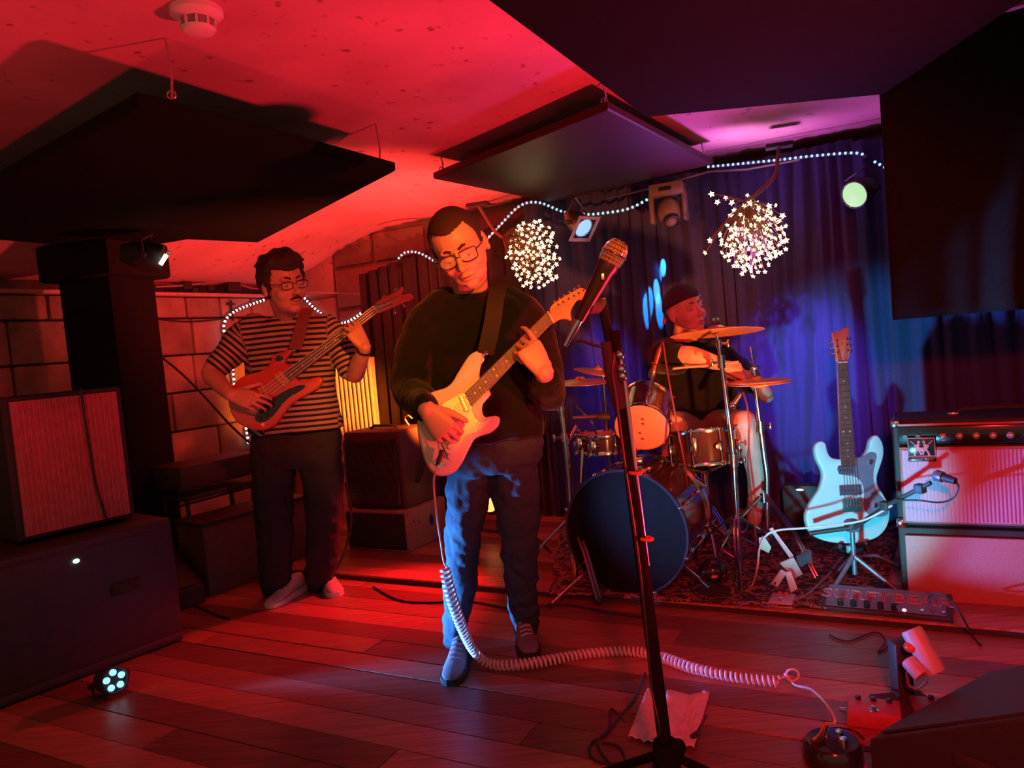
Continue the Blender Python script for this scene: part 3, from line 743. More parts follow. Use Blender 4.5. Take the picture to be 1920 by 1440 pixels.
glasses(Bs, hb, BR, bs, MATS['black_frame'], .024, .014)
g = lambda x, y, z: hb + BR @ V((x, y, z)) * bs
B().tube([g(-.024, .084, -.062), g(-.010, .097, -.055), g(.010, .097, -.055), g(.024, .084, -.062)], [.004, .006, .006, .004], 8).build('moustache', MATS['dark_brown_hair'], Bs)
bb = B(); CLOUD.noise_scale = .08
bb.ringloft(px_rings([(542, 592, 62, 3.575, .055), (542, 600, 112, 3.59, .07), (543, 612, 158, 3.60, .09), (544, 632, 172, 3.61, .11), (544, 680, 166, 3.61, .12), (546, 730, 164, 3.62, .125), (551, 775, 170, 3.63, .13), (554, 798, 178, 3.63, .13), (555, 808, 176, 3.63, .12)]))
sl1 = [P(478, 618, 3.60), P(455, 636, 3.59), P(428, 665, 3.56), P(408, 686, 3.535)]; sl2 = [P(608, 618, 3.63), P(628, 638, 3.62), P(644, 668, 3.60), P(653, 690, 3.585)]
smoothlimb(bb, sl1, [.080, .080, .068, .060], 18); smoothlimb(bb, sl2, [.080, .078, .065, .058], 18)
js = remesh(bb, 'striped_jersey', stripes(), Bs, .0065, 3, .018)
me = js.data; n = len(me.vertices); co = np.zeros(n * 3); me.vertices.foreach_get('co', co); co = co.reshape(-1, 3) + np.array(OFF[Bs.name])
def chain_d(co, pts):
    best = np.full(len(co), 1e9); al = np.zeros(len(co)); acc = 0
    for i in range(len(pts) - 1):
        a = np.array(pts[i]); b = np.array(pts[i + 1]); L = np.linalg.norm(b - a); d = (b - a) / L
        t = (co - a) @ d; tc = np.clip(t, 0 if i else 0, L if i < len(pts) - 2 else 1e3); dist = np.linalg.norm(co - (a + tc[:, None] * d), axis=1)
        u = dist < best; best[u] = dist[u]; al[u] = acc + t[u]; acc += L
    return best, al
d1, a1 = chain_d(co, sl1); d2, a2 = chain_d(co, sl2)
cx0 = P(544, 680, 3.61).x
out1 = (co[:, 0] < P(468, 640, 3.6).x + (1.30 - co[:, 2]) * .12); out2 = (co[:, 0] > P(622, 640, 3.62).x)
al = co[:, 2].copy() + .02 * np.abs(co[:, 0] - cx0)
al[out1] = a1[out1] + .003; al[out2] = a2[out2] + .003
at = me.attributes.new('along', 'FLOAT', 'POINT'); at.data.foreach_set('value', al.astype(np.float32))
bb = B(); CLOUD.noise_scale = .07
bb.ringloft(px_rings([(554, 790, 160, 3.66, .11), (555, 830, 168, 3.66, .12), (556, 862, 172, 3.67, .12), (556, 876, 130, 3.68, .1)]))
px_leg(bb, [(515, 855, 84, 3.67), (512, 930, 76, 3.68), (516, 1010, 66, 3.72), (517, 1070, 60, 3.78), (518, 1104, 54, 3.82)])
px_leg(bb, [(598, 855, 82, 3.67), (607, 930, 72, 3.70), (606, 1010, 62, 3.76), (601, 1060, 58, 3.83), (600, 1092, 52, 3.88)])
remesh(bb, 'trousers', TROUSER, Bs, .009, 3, .03)
WSH = mat('white_shoe', (.6, .55, .52), .6)
tl = FL(503, 1142); shoe(Bs, tl, tl + V((.10, .27, 0)), WSH, WHITE, WHITE)
tr = FL(632, 1120); shoe(Bs, tr, tr + V((-.12, .26, 0)), WSH, WHITE, WHITE)
B().torus(BW2 + (P(673, 680, 3.48) - BW2) * .12, BW2 - P(673, 680, 3.48), .031, .006, 28, 8).build('wristband', BLACKG, Bs)

# ---------------------------------------------------------------- the drummer
D = thing('person', 'drummer in black T-shirt and backwards cap sitting behind the drum kit', 'person', (P(1310, 800, 4.0).x, 4.0, 0), 'musicians on the stage')
hd = P(1284, 581, 3.83); ds = 1.08
DR = ortho((.42, -.90, .10), (-.22, .02, .97))
bb = B(); head_pieces(bb, hd, DR, ds, jaw=1.05)
limb(bb, [hd + DR @ V((0, -.015, -.06)) * ds, P(1284, 640, 3.9), P(1294, 670, 3.95)], [.062, .062, .08], 18)
bb.ringloft(px_rings([(1296, 668, 100, 3.97, .08), (1308, 730, 100, 3.98, .08), (1314, 790, 110, 4.0, .1), (1316, 815, 110, 4.0, .1)]))
W1 = P(1352, 683, 3.60); W2 = P(1404, 705, 3.66)
smoothlimb(bb, [P(1245, 672, 3.95), P(1262, 668, 3.72), P(1300, 669, 3.62), W1], [.055, .055, .050, .030], 16)
smoothlimb(bb, [P(1362, 672, 3.98), P(1432, 738, 3.92), P(1424, 725, 3.78), W2], [.052, .045, .040, .028], 16)
hand(bb, W1, IV(.90, -.15, -.1), IV(-.1, .9, -.5), 1.05, (62, 66, 66, 66), 3, (.3, .9), 1, 20)
hand(bb, W2, IV(-.85, .40, -.2), IV(.1, .9, -.5), 1.05, (62, 66, 66, 66), 3, (.3, .9), -1, 20)
limb(bb, [P(1345, 800, 4.0), P(1395, 792, 3.62)], [.07, .06]); smoothlimb(bb, [P(1395, 792, 3.62), P(1412, 850, 3.66), P(1420, 900, 3.70), P(1414, 975, 3.75)], [.062, .060, .048, .036], 16)
limb(bb, [P(1285, 805, 4.0), P(1262, 800, 3.66)], [.07, .06]); smoothlimb(bb, [P(1262, 800, 3.66), P(1262, 880, 3.68), P(1262, 960, 3.74)], [.06, .052, .038], 16)
remesh(bb, 'body', SKIN2, D, .0042, 3)
head_parts(D, hd, DR, ds, None, mat('fair_brow', (.25, .13, .08), .8), (.2, 1, .05), thick=.0)
# cap, worn backwards
g = lambda x, y, z: hd + DR @ V((x, y, z)) * ds
CAPM = mat('cap_cotton', (.05, .045, .05), .9, scale=200); bb = B(); rr = []
for j in range(12):
    th = PI * .5 * j / 11; rr.append([g(.086 * math.sin(th + .02) * math.cos(2 * PI * k / 36), -.012 + .108 * math.sin(th + .02) * math.sin(2 * PI * k / 36), .036 + (.088 * math.cos(th)) + (.018 * math.sin(2 * PI * k / 36) * math.sin(th)) + (-.006 * math.sin(th))) for k in range(36)])
bb.ringloft(rr, cap=True); cap_ = bb.build('cap', CAPM, D, True, angle=180)
bb = B(); ra_, rb_ = [], []
for i in range(13):
    a = -1.0 + 2.0 * i / 12
    ra_.append((math.sin(a) * .074, -.02 - math.cos(a) * .088, .012)); rb_.append((math.sin(a) * .060, -.075 - math.cos(a) * .090, -.022 - .012 * math.cos(a)))
bb.ringloft([[g(*p) for p in ra_] + [g(p[0], p[1], p[2] - .005) for p in ra_[::-1]], [g(*p) for p in rb_] + [g(p[0], p[1], p[2] - .005) for p in rb_[::-1]]])
bb.build('cap_brim', mat('red_brim', (.45, .05, .05), .8), cap_)
bb = B(); CLOUD.noise_scale = .08
bb.ringloft(px_rings([(1286, 640, 58, 3.89, .06), (1288, 648, 100, 3.91, .075), (1292, 662, 138, 3.93, .09), (1298, 685, 152, 3.94, .11), (1306, 730, 148, 3.95, .12), (1313, 775, 142, 3.97, .13), (1316, 800, 140, 3.98, .12)]))
smoothlimb(bb, [P(1262, 662, 3.95), P(1245, 668, 3.88), P(1252, 672, 3.76), P(1268, 673, 3.68)], [.085, .090, .082, .076], 18)
smoothlimb(bb, [P(1340, 665, 3.97), P(1362, 678, 3.97), P(1392, 700, 3.95), P(1408, 715, 3.94)], [.085, .085, .074, .068], 18)
remesh(bb, 't_shirt', CLOTH_BLACK, D, .009, 3, .022)
bb = B(); limb(bb, [P(1318, 806, 4.0), P(1372, 794, 3.74)], [.105, .080]); limb(bb, [P(1296, 808, 4.0), P(1268, 802, 3.76)], [.105, .085])
bb.sph(P(1306, 815, 4.02), (.17, .14, .11), None, 24, 14)
remesh(bb, 'shorts', mat('grey_shorts', (.16, .13, .12), .9), D, .010, 3, .02)
tl = FL(1380, 1005, zR); s_ = shoe(D, tl, tl + V((.13, .24, 0)), mat('dark_trainer', (.08, .07, .08), .6), WHITE, WHITE, cuff=zR)
tl = FL(1245, 1010, zR); shoe(D, tl, tl + V((.08, .26, 0)), MATS['dark_trainer'], WHITE, WHITE, cuff=zR)
t = thing('drumstick', 'wooden drumstick held by the drummer under his sleeve', 'drumstick', W1)
B().tube([P(1385, 679, 3.52), P(1345, 684, 3.55), P(1285, 689, 3.56), P(1266, 691, 3.56)], [.0075, .007, .005, .006], 10).build('shaft', mat('hickory', (.6, .42, .25), .5), t)
B().sph(P(1264, 691.3, 3.56), (.009, .0065, .0065), None, 12, 8).build('tip', MATS['hickory'], t)
# ================================================================== GUITARS
GUIT_IVORY = mat('ivory_lacquer', (.80, .74, .60), .22, coat=.6, var=.03, bump=.01)
GUARD_W = mat('mint_pickguard', (.72, .72, .66), .3, var=.03, bump=.01)
CHERRY = mat('cherry_red_lacquer', (.55, .10, .07), .25, coat=.6, var=.15, scale=6, bump=.02)
MAPLE = mat('amber_maple', (.70, .36, .14), .3, coat=.4, var=.12, scale=14, bump=.02)
ROSEW = mat('rosewood', (.13, .065, .05), .5, var=.25, scale=60)
STRING = mat('guitar_string', (.7, .68, .65), .3, 1.0, var=0)
LITWHITE = mat('cyan_lit_white_lacquer', (.44, .80, .80), .22, coat=.6, var=.03, bump=.01)  # cyan stage light put into the white body's colour
GREYG = mat('grey_pickguard', (.16, .17, .24), .3, var=.05, bump=.01)
def guitar(name, label, group, tail, nut, body, head, board, bodym, headm, thick=.042, guard=None, guardm=None, pickups=(), pickm=None, bridge=None, knobs=(), knobm=None, posts=(), btn=(), nstr=6, frets=20, dots=True, zt=0.0):
    """tail / nut: (px, py, depth); every outline is read on the plane through them"""
    T = P(*tail); N = P(*nut); X = (N - T).normalized()
    Z = (T * 0 - FW + CU * zt); Z = (Z - X * Z.dot(X)).normalized(); Y = Z.cross(X)
    t = thing(name, label, 'guitar', T, group)
    fr = frame(T, X, Y, Z)
    def lc(q):
        w_ = PW(q[0], q[1], T, Z) - T; return (w_.dot(X), w_.dot(Y))
    bp = [(q[0], q[1]) for q in cr([V((*lc(q), 0)) for q in body], 4, True)]
    B().prism(bp, -thick, 0, fr, .007).build('body', bodym, t, True, angle=50)
    if guard:
        gp = [(q[0], q[1]) for q in cr([V((*lc(q), 0)) for q in guard], 3, True)]
        gu = B().prism(gp, 0, .0025, fr, .0008).build('pickguard', guardm, t, False)
        if len(guard) > 10:
            for q in guard[::2]:
                c = [(a * .965 + b * .035) for a, b in zip(lc(q), (sum(p[0] for p in gp) / len(gp), sum(p[1] for p in gp) / len(gp)))]
                B().cyl(fr((*c, .002)), fr((*c, .0035)), .0022, .0018, 8).build('screw', STEEL, gu, False)
    (a0, a1, n0, n1) = [lc(q) for q in board]
    B().ringloft([[fr((*a1, .001)), fr((*a0, .001)), fr((*a0, -.012)), fr(((a0[0] + a1[0]) / 2, (a0[1] + a1[1]) / 2, -.022)), fr((*a1, -.012))], [fr((*n1, .001)), fr((*n0, .001)), fr((*n0, -.008)), fr(((n0[0] + n1[0]) / 2, (n0[1] + n1[1]) / 2, -.016)), fr((*n1, -.008))]]).build('neck', headm, t, True, angle=50)
    fb = B().ringloft([[fr((*a1, .001)), fr((*a0, .001)), fr((*a0, .007)), fr((*a1, .007))], [fr((*n1, .001)), fr((*n0, .001)), fr((*n0, .005)), fr((*n1, .005))]]).build('fretboard', ROSEW, t, False)
    L = lambda p, q, u: (p[0] + (q[0] - p[0]) * u, p[1] + (q[1] - p[1]) * u)
    for k in range(1, frets + 1):
        u = (1 - 2 ** (-k / 12)) / (1 - 2 ** (-(frets + .6) / 12)); p, q = L(n0, a0, u), L(n1, a1, u)
        B().tube([fr((*p, .0055 + .002 * u)), fr((*q, .0055 + .002 * u))], .0013, 5).build('fret', STEEL, fb)
        if dots and k in (3, 5, 7, 9, 12, 15, 17, 19):
            u2 = (1 - 2 ** (-(k - .5) / 12)) / (1 - 2 ** (-(frets + .6) / 12))
            for v in ((.5,) if k != 12 else (.25, .75)):
                c = L(L(n0, a0, u2), L(n1, a1, u2), v); B().cyl(fr((*c, .004)), fr((*c, .0056 + .002 * u2)), .0032, .0032, 10).build('inlay_dot', WHITE, fb, False)
    B().tube([fr((*n0, .007)), fr((*n1, .007))], .0028, 6).build('nut', WHITE, t)
    hp = [(q[0], q[1]) for q in cr([V((*lc(q), 0)) for q in head], 3, True)]
    B().prism(hp, -.016, -.002, fr, .002).build('headstock', headm, t, False)
    for q in pickups:
        pq = [lc(c) for c in q]; pu = B().prism(pq, .002, .009, fr, .0015).build('pickup', pickm or WHITE, t, False)
        m0, m1 = L(pq[0], pq[3], .5), L(pq[1], pq[2], .5)
        for k in range(nstr):
            c = L(m0, m1, .1 + .8 * k / (nstr - 1)); B().cyl(fr((*c, .008)), fr((*c, .0105)), .0025, .0025, 8).build('pole_piece', BLACKG, pu, False)
    bq = [lc(c) for c in bridge]; br = B().prism(bq, .001, .011, fr, .002).build('bridge', CHROME, t, False)
    for k in range(nstr):
        c = L(L(bq[0], bq[1], .08 + .84 * k / (nstr - 1)), L(bq[3], bq[2], .08 + .84 * k / (nstr - 1)), .55)
        B().box(fr((*c, .012)), (.012, .0055, .006), basis(X, Y, Z)).build('saddle', STEEL, br, False)
    for i, q in enumerate(knobs):
        c = lc(q); B().lathe([(.010, 0), (.0095, .010), (.007, .0125), (.001, .013)], fr((*c, .002)), Z, 20).build('knob', knobm or WHITE, t)
    for i, (q, b2) in enumerate(zip(posts, btn)):
        c, d = lc(q), lc(b2)
        p = B().cyl(fr((*c, -.004)), fr((*c, .008)), .0042, .0035, 10).build('tuning_peg', CHROME, t)
        B().tube([fr((*c, -.014)), fr((*d, -.014))], .0022, 6).build('shaft', CHROME, p)
        B().sph(fr((*d, -.014)), (.0085, .0055, .005), basis(X, Y, Z), 12, 8).build('button', CHROME, p)
    for k in range(nstr):
        v = .1 + .8 * k / (nstr - 1); b0 = L(L(bq[0], bq[1], v), L(bq[3], bq[2], v), .5); c1 = L(n0, n1, v)
        pts = [fr((*b0, .0145)), fr((*c1, .0085))]
        if posts: pts.append(fr((*lc(posts[k % len(posts)]), .003)))
        B().tube(pts, .0009 + (.0008 if nstr == 4 else 0), 4).build('string', STRING, t)
    for q in (0,): pass
    return t, fr, lc
# held white guitar
gt, gf, gl = guitar('electric_guitar', 'ivory double-cutaway electric guitar held by the man at centre', None, (806, 822, 2.42), (1031, 595, 2.60),
  [(909, 674), (906, 662), (899, 657), (890, 659), (879, 667), (868, 683), (857, 701), (848, 716), (836, 726), (820, 731), (807, 736), (797, 745), (789, 762), (784, 784), (785, 811), (793, 848), (804, 876), (819, 890), (836, 891), (854, 884), (868, 866), (879, 844), (890, 824), (904, 816), (922, 810), (935, 798), (938, 785), (931, 779), (919, 780), (910, 781), (905, 772), (906, 758), (914, 748), (921, 738), (915, 728), (903, 716), (900, 706), (901, 692), (904, 681)],
  [(1031, 583), (1036, 571), (1048, 562), (1065, 552), (1079, 544), (1090, 539), (1102, 545), (1112, 551), (1118, 557), (1115, 565), (1106, 566), (1096, 561), (1086, 561), (1079, 567), (1072, 579), (1070, 588), (1072, 600), (1062, 597), (1051, 598), (1042, 603), (1037, 605)],
  [(871, 738), (884, 763), (1026, 585), (1036.5, 605)], GUIT_IVORY, MAPLE,
  guard=[(870, 738), (850, 746), (830, 758), (824, 775), (826, 800), (822, 830), (828, 862), (838, 876), (847, 867), (859, 848), (866, 828), (875, 816), (893, 810), (913, 797), (918, 785), (905, 791), (893, 788), (886, 773), (883, 762)], guardm=GUARD_W,
  pickups=[[(859, 744), (871, 773), (880, 770), (867, 741)], [(842, 766), (854, 794), (863, 790), (850, 762)], [(824, 790), (842, 812), (849, 807), (831, 785)]],
  bridge=[(812, 800), (834, 824), (845, 815), (822, 790)], knobs=[(843, 838), (843, 857), (851, 826)],
  posts=[(1046, 572), (1055, 567), (1065, 561), (1075, 556), (1084, 551), (1093, 546)], btn=[(1042, 563), (1051, 558), (1061, 552), (1071, 546), (1080, 540), (1088, 534)], frets=21)
# tremolo arm, jack, strap
B().tube([gf((*gl((832, 822)), .010)), gf((*gl((826, 835)), .03)), gf((*gl((838, 857)), .028))], .0028, 8).build('tremolo_arm', CHROME, gt)
jk = P(823, 862, 2.40)
B().prism([gl(q) for q in [(812, 868), (822, 858), (834, 870), (824, 881)]], 0, .003, gf, .001).build('jack_plate', CHROME, gt, False)
def ribbon(pts, w_, m, name, parent, th=.003, side=V((1, 0, 0))):
    c = cr(pts, 5); rg = []
    for i, p in enumerate(c):
        tt = (c[min(i + 1, len(c) - 1)] - c[max(0, i - 1)]).normalized(); s_ = (side - tt * side.dot(tt)).normalized(); n = tt.cross(s_)
        rg.append([p + s_ * w_ / 2 + n * th, p - s_ * w_ / 2 + n * th, p - s_ * w_ / 2 - n * th, p + s_ * w_ / 2 - n * th])
    return B().ringloft(rg).build(name, m, parent, False)
STRAPM = mat('black_webbing', (.018, .015, .015), .6, scale=200)
sp = ribbon([P(909, 664, 2.52), P(916, 640, 2.545), P(924, 600, 2.575), P(930, 560, 2.605), P(935, 535, 2.64), P(938, 523, 2.70), P(940, 520, 2.78), P(938, 530, 2.86)], .058, STRAPM, 'strap', gt)
B().sph(P(911, 663, 2.505), .009, None, 12, 8).build('strap_button', CHROME, sp)
# bass
bt_, bf, bl = guitar('bass_guitar', 'cherry red bass guitar with black pickguard held by the man at left', None, (444, 790, 3.42), (703, 580, 3.50),
  [(549, 654), (541, 655), (528, 660), (514, 665), (507, 676), (500, 688), (484, 697), (464, 702), (446, 712), (434, 728), (428, 748), (432, 772), (444, 791), (461, 802), (480, 807), (498, 806), (514, 798), (527, 782), (540, 764), (556, 750), (576, 739), (596, 727), (604, 716), (600, 707), (588, 708), (572, 713), (560, 713), (553, 706), (556, 697), (552, 688), (541, 684), (534, 677), (541, 667), (549, 660)],
  [(700, 574), (712, 562), (724, 556), (736, 550), (746, 544), (755, 537), (756, 545), (753, 552), (762, 551), (770, 551), (775, 557), (768, 563), (758, 567), (745, 572), (733, 578), (720, 583), (709, 586)],
  [(530, 702), (543, 716), (699, 574), (709, 586)], CHERRY, mat('brown_red_neck', (.5, .17, .09), .35, coat=.3), thick=.042,
  guard=[(574, 724), (562, 722), (550, 726), (540, 730), (522, 740), (501, 752), (486, 768), (478, 783), (484, 792), (493, 792), (507, 785), (520, 770), (530, 757), (545, 743), (560, 735)], guardm=BLACKG,
  pickups=[[(513, 704), (533, 727), (545, 716), (527, 695)], [(482, 727), (494, 752), (506, 742), (492, 719)]], pickm=mat('amber_pickup', (.60, .34, .14), .4),
  bridge=[(458, 752), (472, 772), (482, 764), (468, 745)], knobs=[(500, 778), (488, 785)], knobm=BLACKG,
  posts=[(722, 571), (735, 565), (748, 559), (738, 572)], btn=[(719, 556), (741, 543), (758, 574), (740, 586)], nstr=4, frets=20)
B().prism([bl(q) for q in [(516, 672), (522, 666), (530, 668), (532, 674), (524, 678), (517, 677)]], 0, .002, bf).build('switch_plate', BLACKG, bt_, False)
sp = ribbon([P(553, 655, 3.44), P(560, 630, 3.465), P(568, 600, 3.50), P(574, 585, 3.54), P(576, 578, 3.60), P(574, 585, 3.68)], .058, mat('red_brown_strap', (.22, .10, .08), .6, scale=200), 'strap', bt_)
B().sph(P(551, 657, 3.43), .009, None, 12, 8).build('strap_button', CHROME, sp)
# guitar on its stand
st_, sf, sl = guitar('electric_guitar', 'white offset electric guitar coloured cyan as if lit, standing on a stand beside the amplifier', None, (1600, 1019, 3.28), (1579, 680, 3.42),
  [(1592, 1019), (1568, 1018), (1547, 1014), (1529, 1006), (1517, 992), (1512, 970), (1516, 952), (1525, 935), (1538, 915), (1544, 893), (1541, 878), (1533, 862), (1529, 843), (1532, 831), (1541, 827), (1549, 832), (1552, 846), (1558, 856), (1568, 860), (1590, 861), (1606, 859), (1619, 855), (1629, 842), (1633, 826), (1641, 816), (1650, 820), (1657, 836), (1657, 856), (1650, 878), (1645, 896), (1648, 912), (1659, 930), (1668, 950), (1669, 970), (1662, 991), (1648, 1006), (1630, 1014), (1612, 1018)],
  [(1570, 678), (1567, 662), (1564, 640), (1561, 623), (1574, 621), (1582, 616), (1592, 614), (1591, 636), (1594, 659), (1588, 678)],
  [(1577, 876), (1603, 875), (1570, 680), (1588, 679)], LITWHITE, mat('red_brown_headstock', (.62, .16, .09), .35, coat=.3),
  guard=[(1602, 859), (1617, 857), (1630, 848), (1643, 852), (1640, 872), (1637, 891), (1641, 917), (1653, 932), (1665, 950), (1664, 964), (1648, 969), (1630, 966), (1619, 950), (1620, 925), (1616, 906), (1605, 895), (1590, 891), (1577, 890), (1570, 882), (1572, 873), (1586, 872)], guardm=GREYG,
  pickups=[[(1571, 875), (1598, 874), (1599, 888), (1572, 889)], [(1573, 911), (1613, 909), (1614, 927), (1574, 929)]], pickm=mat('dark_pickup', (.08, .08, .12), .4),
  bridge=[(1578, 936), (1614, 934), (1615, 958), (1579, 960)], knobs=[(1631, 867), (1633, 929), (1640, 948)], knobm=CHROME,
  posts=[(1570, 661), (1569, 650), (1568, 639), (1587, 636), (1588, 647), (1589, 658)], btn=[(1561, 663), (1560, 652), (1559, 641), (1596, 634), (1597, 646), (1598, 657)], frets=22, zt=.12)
BLST = mat('blue_grey_metal', (.22, .22, .28), .4, .6)
gs = thing('guitar_stand', 'low black stand holding the cyan-lit white guitar', 'guitar stand', FL(1598, 1085, zR))
b0 = P(1597, 1022, 3.36); 
B().tube([P(1590, 880, 3.50), P(1596, 1000, 3.48), P(1598, 1060, 3.46)], .013, 12).build('upright', BLACK, gs)
B().tube([P(1575, 1024, 3.24), P(1576, 1030, 3.38), P(1597, 1034, 3.46), P(1622, 1028, 3.38), P(1622, 1020, 3.24)], .010, 10).build('cradle', RUBBER, gs)
for dx, dy in ((-.16, -.14), (.15, -.16), (.0, .20)):
    a = P(1598, 1045, 3.46); e_ = V((a.x + dx, a.y + dy, zR + .012)); l_ = B().tube([a, a.lerp(e_, .5) + V((0, 0, .03)), e_], .009, 10).build('leg', BLST, gs)
    B().cyl(e_ - V((0, 0, .011)), e_ + V((0, 0, .012)), .014, .012, 12).build('rubber_foot', RUBBER, l_)
B().box(P(1596, 1030, 3.30), (.035, .03, .035), bev=.004).build('lock_collar', mat('pale_collar', (.6, .75, .7), .4), gs)

# ================================================================== DRUM KIT
SHELL = mat('dark_red_shell', (.075, .03, .028), .16, coat=.8, var=.1, bump=.01)
HEADW = mat('coated_drum_head', (.75, .46, .32), .6, var=.05, scale=12, bump=.02)
HEADB = mat('black_drum_head', (.008, .007, .006), .45, spec=.12, var=.2, bump=.02)
def drum(label, name, c0, c1, r, shellm, h0m, h1m, nl=6, hoop=CHROME, hoopw=.014, hoopt=.006, group=None, lug0=0.0):
    """c0: head facing the viewer, c1: the other head"""
    c0, c1 = V(c0), V(c1); ax = (c1 - c0).normalized(); L = (c1 - c0).length
    t = thing(name, label, 'drum', c0, group)
    B().cyl(c0 + ax * .006, c1 - ax * .006, r, r, 56, False).build('shell', shellm, t)
    for c, hm, s_ in ((c0, h0m, 1), (c1, h1m, -1)):
        B().lathe([(r * 1.004, .004), (r * 1.0, 0), (r * .5, -.001), (.001, -.001)], c, ax * s_, 56, True).build('drum_head', hm, t)
        B().lathe([(r * 1.01, -.006), (r * 1.05, -.006), (r * 1.055, 0), (r * 1.035, hoopw), (r * 1.0, hoopw), (r * 1.0, hoopw - .004), (r * 1.01, -.006)], c, ax * s_, 56, False).build('hoop', hoop, t)
    x = ax.orthogonal().normalized(); y = ax.cross(x)
    for k in range(nl):
        a = 2 * PI * k / nl + lug0; d = x * math.cos(a) + y * math.sin(a); q = d.cross(ax)
        for s0 in ((.26, .74) if L > .2 else (.5,)):
            B().box(c0 + ax * L * s0 + d * (r + .010), (.018, .020, .050 if L > .1 else .03), basis(q, d, ax), bev=.004).build('lug', CHROME, t)
        B().tube([c0 + d * (r * 1.045 + .004), c1 + d * (r * 1.045 + .004)], .0032, 6).build('tension_rod', CHROME, t)
        for c, s_ in ((c0, -1), (c1, 1)):
            B().box(c + d * (r * 1.045 + .004) + ax * s_ * .004, (.014, .016, .016), basis(q, d, ax), bev=.003).build('claw', CHROME, t)
    return t, ax, x, y
# bass drum
K0, K1 = P(1172, 1001, 3.28), P(1226, 957, 3.68)
K0.z = .285 + zR; K1.z = .285 + zR
kd, ax, x, y = drum('large bass drum with a black front head, dark hoop and chrome claws', 'bass_drum', K0, K1, .272, SHELL, HEADB, HEADW, 8, mat('black_hoop', (.03, .03, .035), .3, coat=.4), hoopw=.035, lug0=.3)
for o in [o for o in kd.children if o.name.startswith('hoop')][1:]:
    o.data.materials[0] = CHROME
for s_ in (-1, 1):
    a = K0 + ax * .08 + V((s_ * .20, 0, -.17)); e_ = V((K0.x + s_ * .36, K0.y - .06, zR + .01))
    sp_ = B().tube([a, e_], .009, 10).build('spur', CHROME, kd); B().sph(e_, .013, None, 12, 8).build('rubber_tip', RUBBER, sp_)
B().tube([K0.lerp(K1, .5) + V((0, 0, .275)), K0.lerp(K1, .5) + V((0, .05, .40)), P(1200, 800, 3.66)], .012, 12).build('tom_mount', CHROME, kd)
B().box(K0.lerp(K1, .5) + V((0, 0, .285)), (.06, .08, .03), bev=.006).build('mount_plate', CHROME, kd)
B().cyl(K0 + ax * .10 + V((.02, -.02, .268)), K0 + ax * .10 + V((.02, -.02, .277)), .025, .025, 24).build('badge', STEEL, kd)
# rack tom (tilted)
T0, T1 = P(1204, 801, 3.50), P(1213, 757, 3.66)
tm, ax, x, y = drum('tilted rack tom with a pale spotted head facing forward', 'tom', T0, T1, .128, SHELL, HEADW, HEADW, 6, lug0=.5, group='small toms')
sm_ = B()
for (px, py) in ((1205, 786), (1206, 795), (1200, 812), (1205, 823)):
    q = PW(px, py, T0 - ax * .004, ax); sm_.cyl(q, q - ax * .001, .007, .006, 12)
sm_.build('ink_marks', mat('ink', (.3, .1, .08), .7), tm, kind='stuff')
# side drum behind the mic stand
S0, S1 = P(1128, 846, 3.72), P(1126, 814, 3.72)
drum('small side drum left of the rack tom, half hidden by the microphone pole', 'tom', S0, S1, .118, SHELL, HEADW, HEADW, 6, lug0=.2, group='small toms')
tt_ = thing('drum_bracket', 'chrome bracket arm carrying the small side drum', 'bracket', P(1090, 820, 3.7))
B().tube([P(1062, 835, 3.56), P(1080, 800, 3.62), P(1090, 815, 3.68)], .009, 10).build('arm', CHROME, tt_)
for q in (P(1086, 832, 3.64), P(1112, 838, 3.58)):
    B().box(q, (.03, .03, .06), bev=.006).build('clamp', CHROME, tt_); B().tube([q, q + V((.03, -.01, 0))], .005, 8).build('wing_bolt', CHROME, tt_)
B().tube([P(1092, 840, 3.64), P(1090, 905, 3.62)], .011, 10).build('post', CHROME, tt_)
# snare
N0_, N1_ = P(1321, 868, 3.58), P(1318, 806, 3.60); N1_.x = N0_.x; N1_.y = N0_.y + .02
sd, ax, x, y = drum('snare drum with chrome hoops in front of the drummer', 'snare_drum', N0_, N1_, .160, SHELL, HEADW, HEADW, 8, lug0=.25)
a = P(1350, 837, 3.42)
B().sph(a, (.024, .004, .018), rotz(.2), 20, 10).build('badge', STEEL, sd)
B().box(P(1303, 838, 3.41), (.022, .02, .09), bev=.004).build('strainer', CHROME, sd)
ss = thing('snare_stand', 'chrome stand under the snare drum', 'drum stand', V((N0_.x, N0_.y, zR)))
B().tube([N0_ - V((0, 0, .04)), V((N0_.x, N0_.y, zR + .12))], .012, 12).build('post', CHROME, ss)
for a in (0.4, 2.5, 4.6):
    d = V((math.cos(a), math.sin(a), 0)); B().tube([N0_ - V((0, 0, .05)), N0_ + d * .15 - V((0, 0, .02)), N0_ + d * .17 + V((0, 0, .015))], .007, 8).build('basket_arm', CHROME, ss)
    l_ = B().tube([V((N0_.x, N0_.y, .26)), V((N0_.x, N0_.y, 0)) + d * .20 + V((0, 0, zR + .012))], .008, 8).build('leg', CHROME, ss)
    B().sph(V((N0_.x, N0_.y, 0)) + d * .20 + V((0, 0, zR + .013)), .012, None, 10, 8).build('rubber_foot', RUBBER, l_)
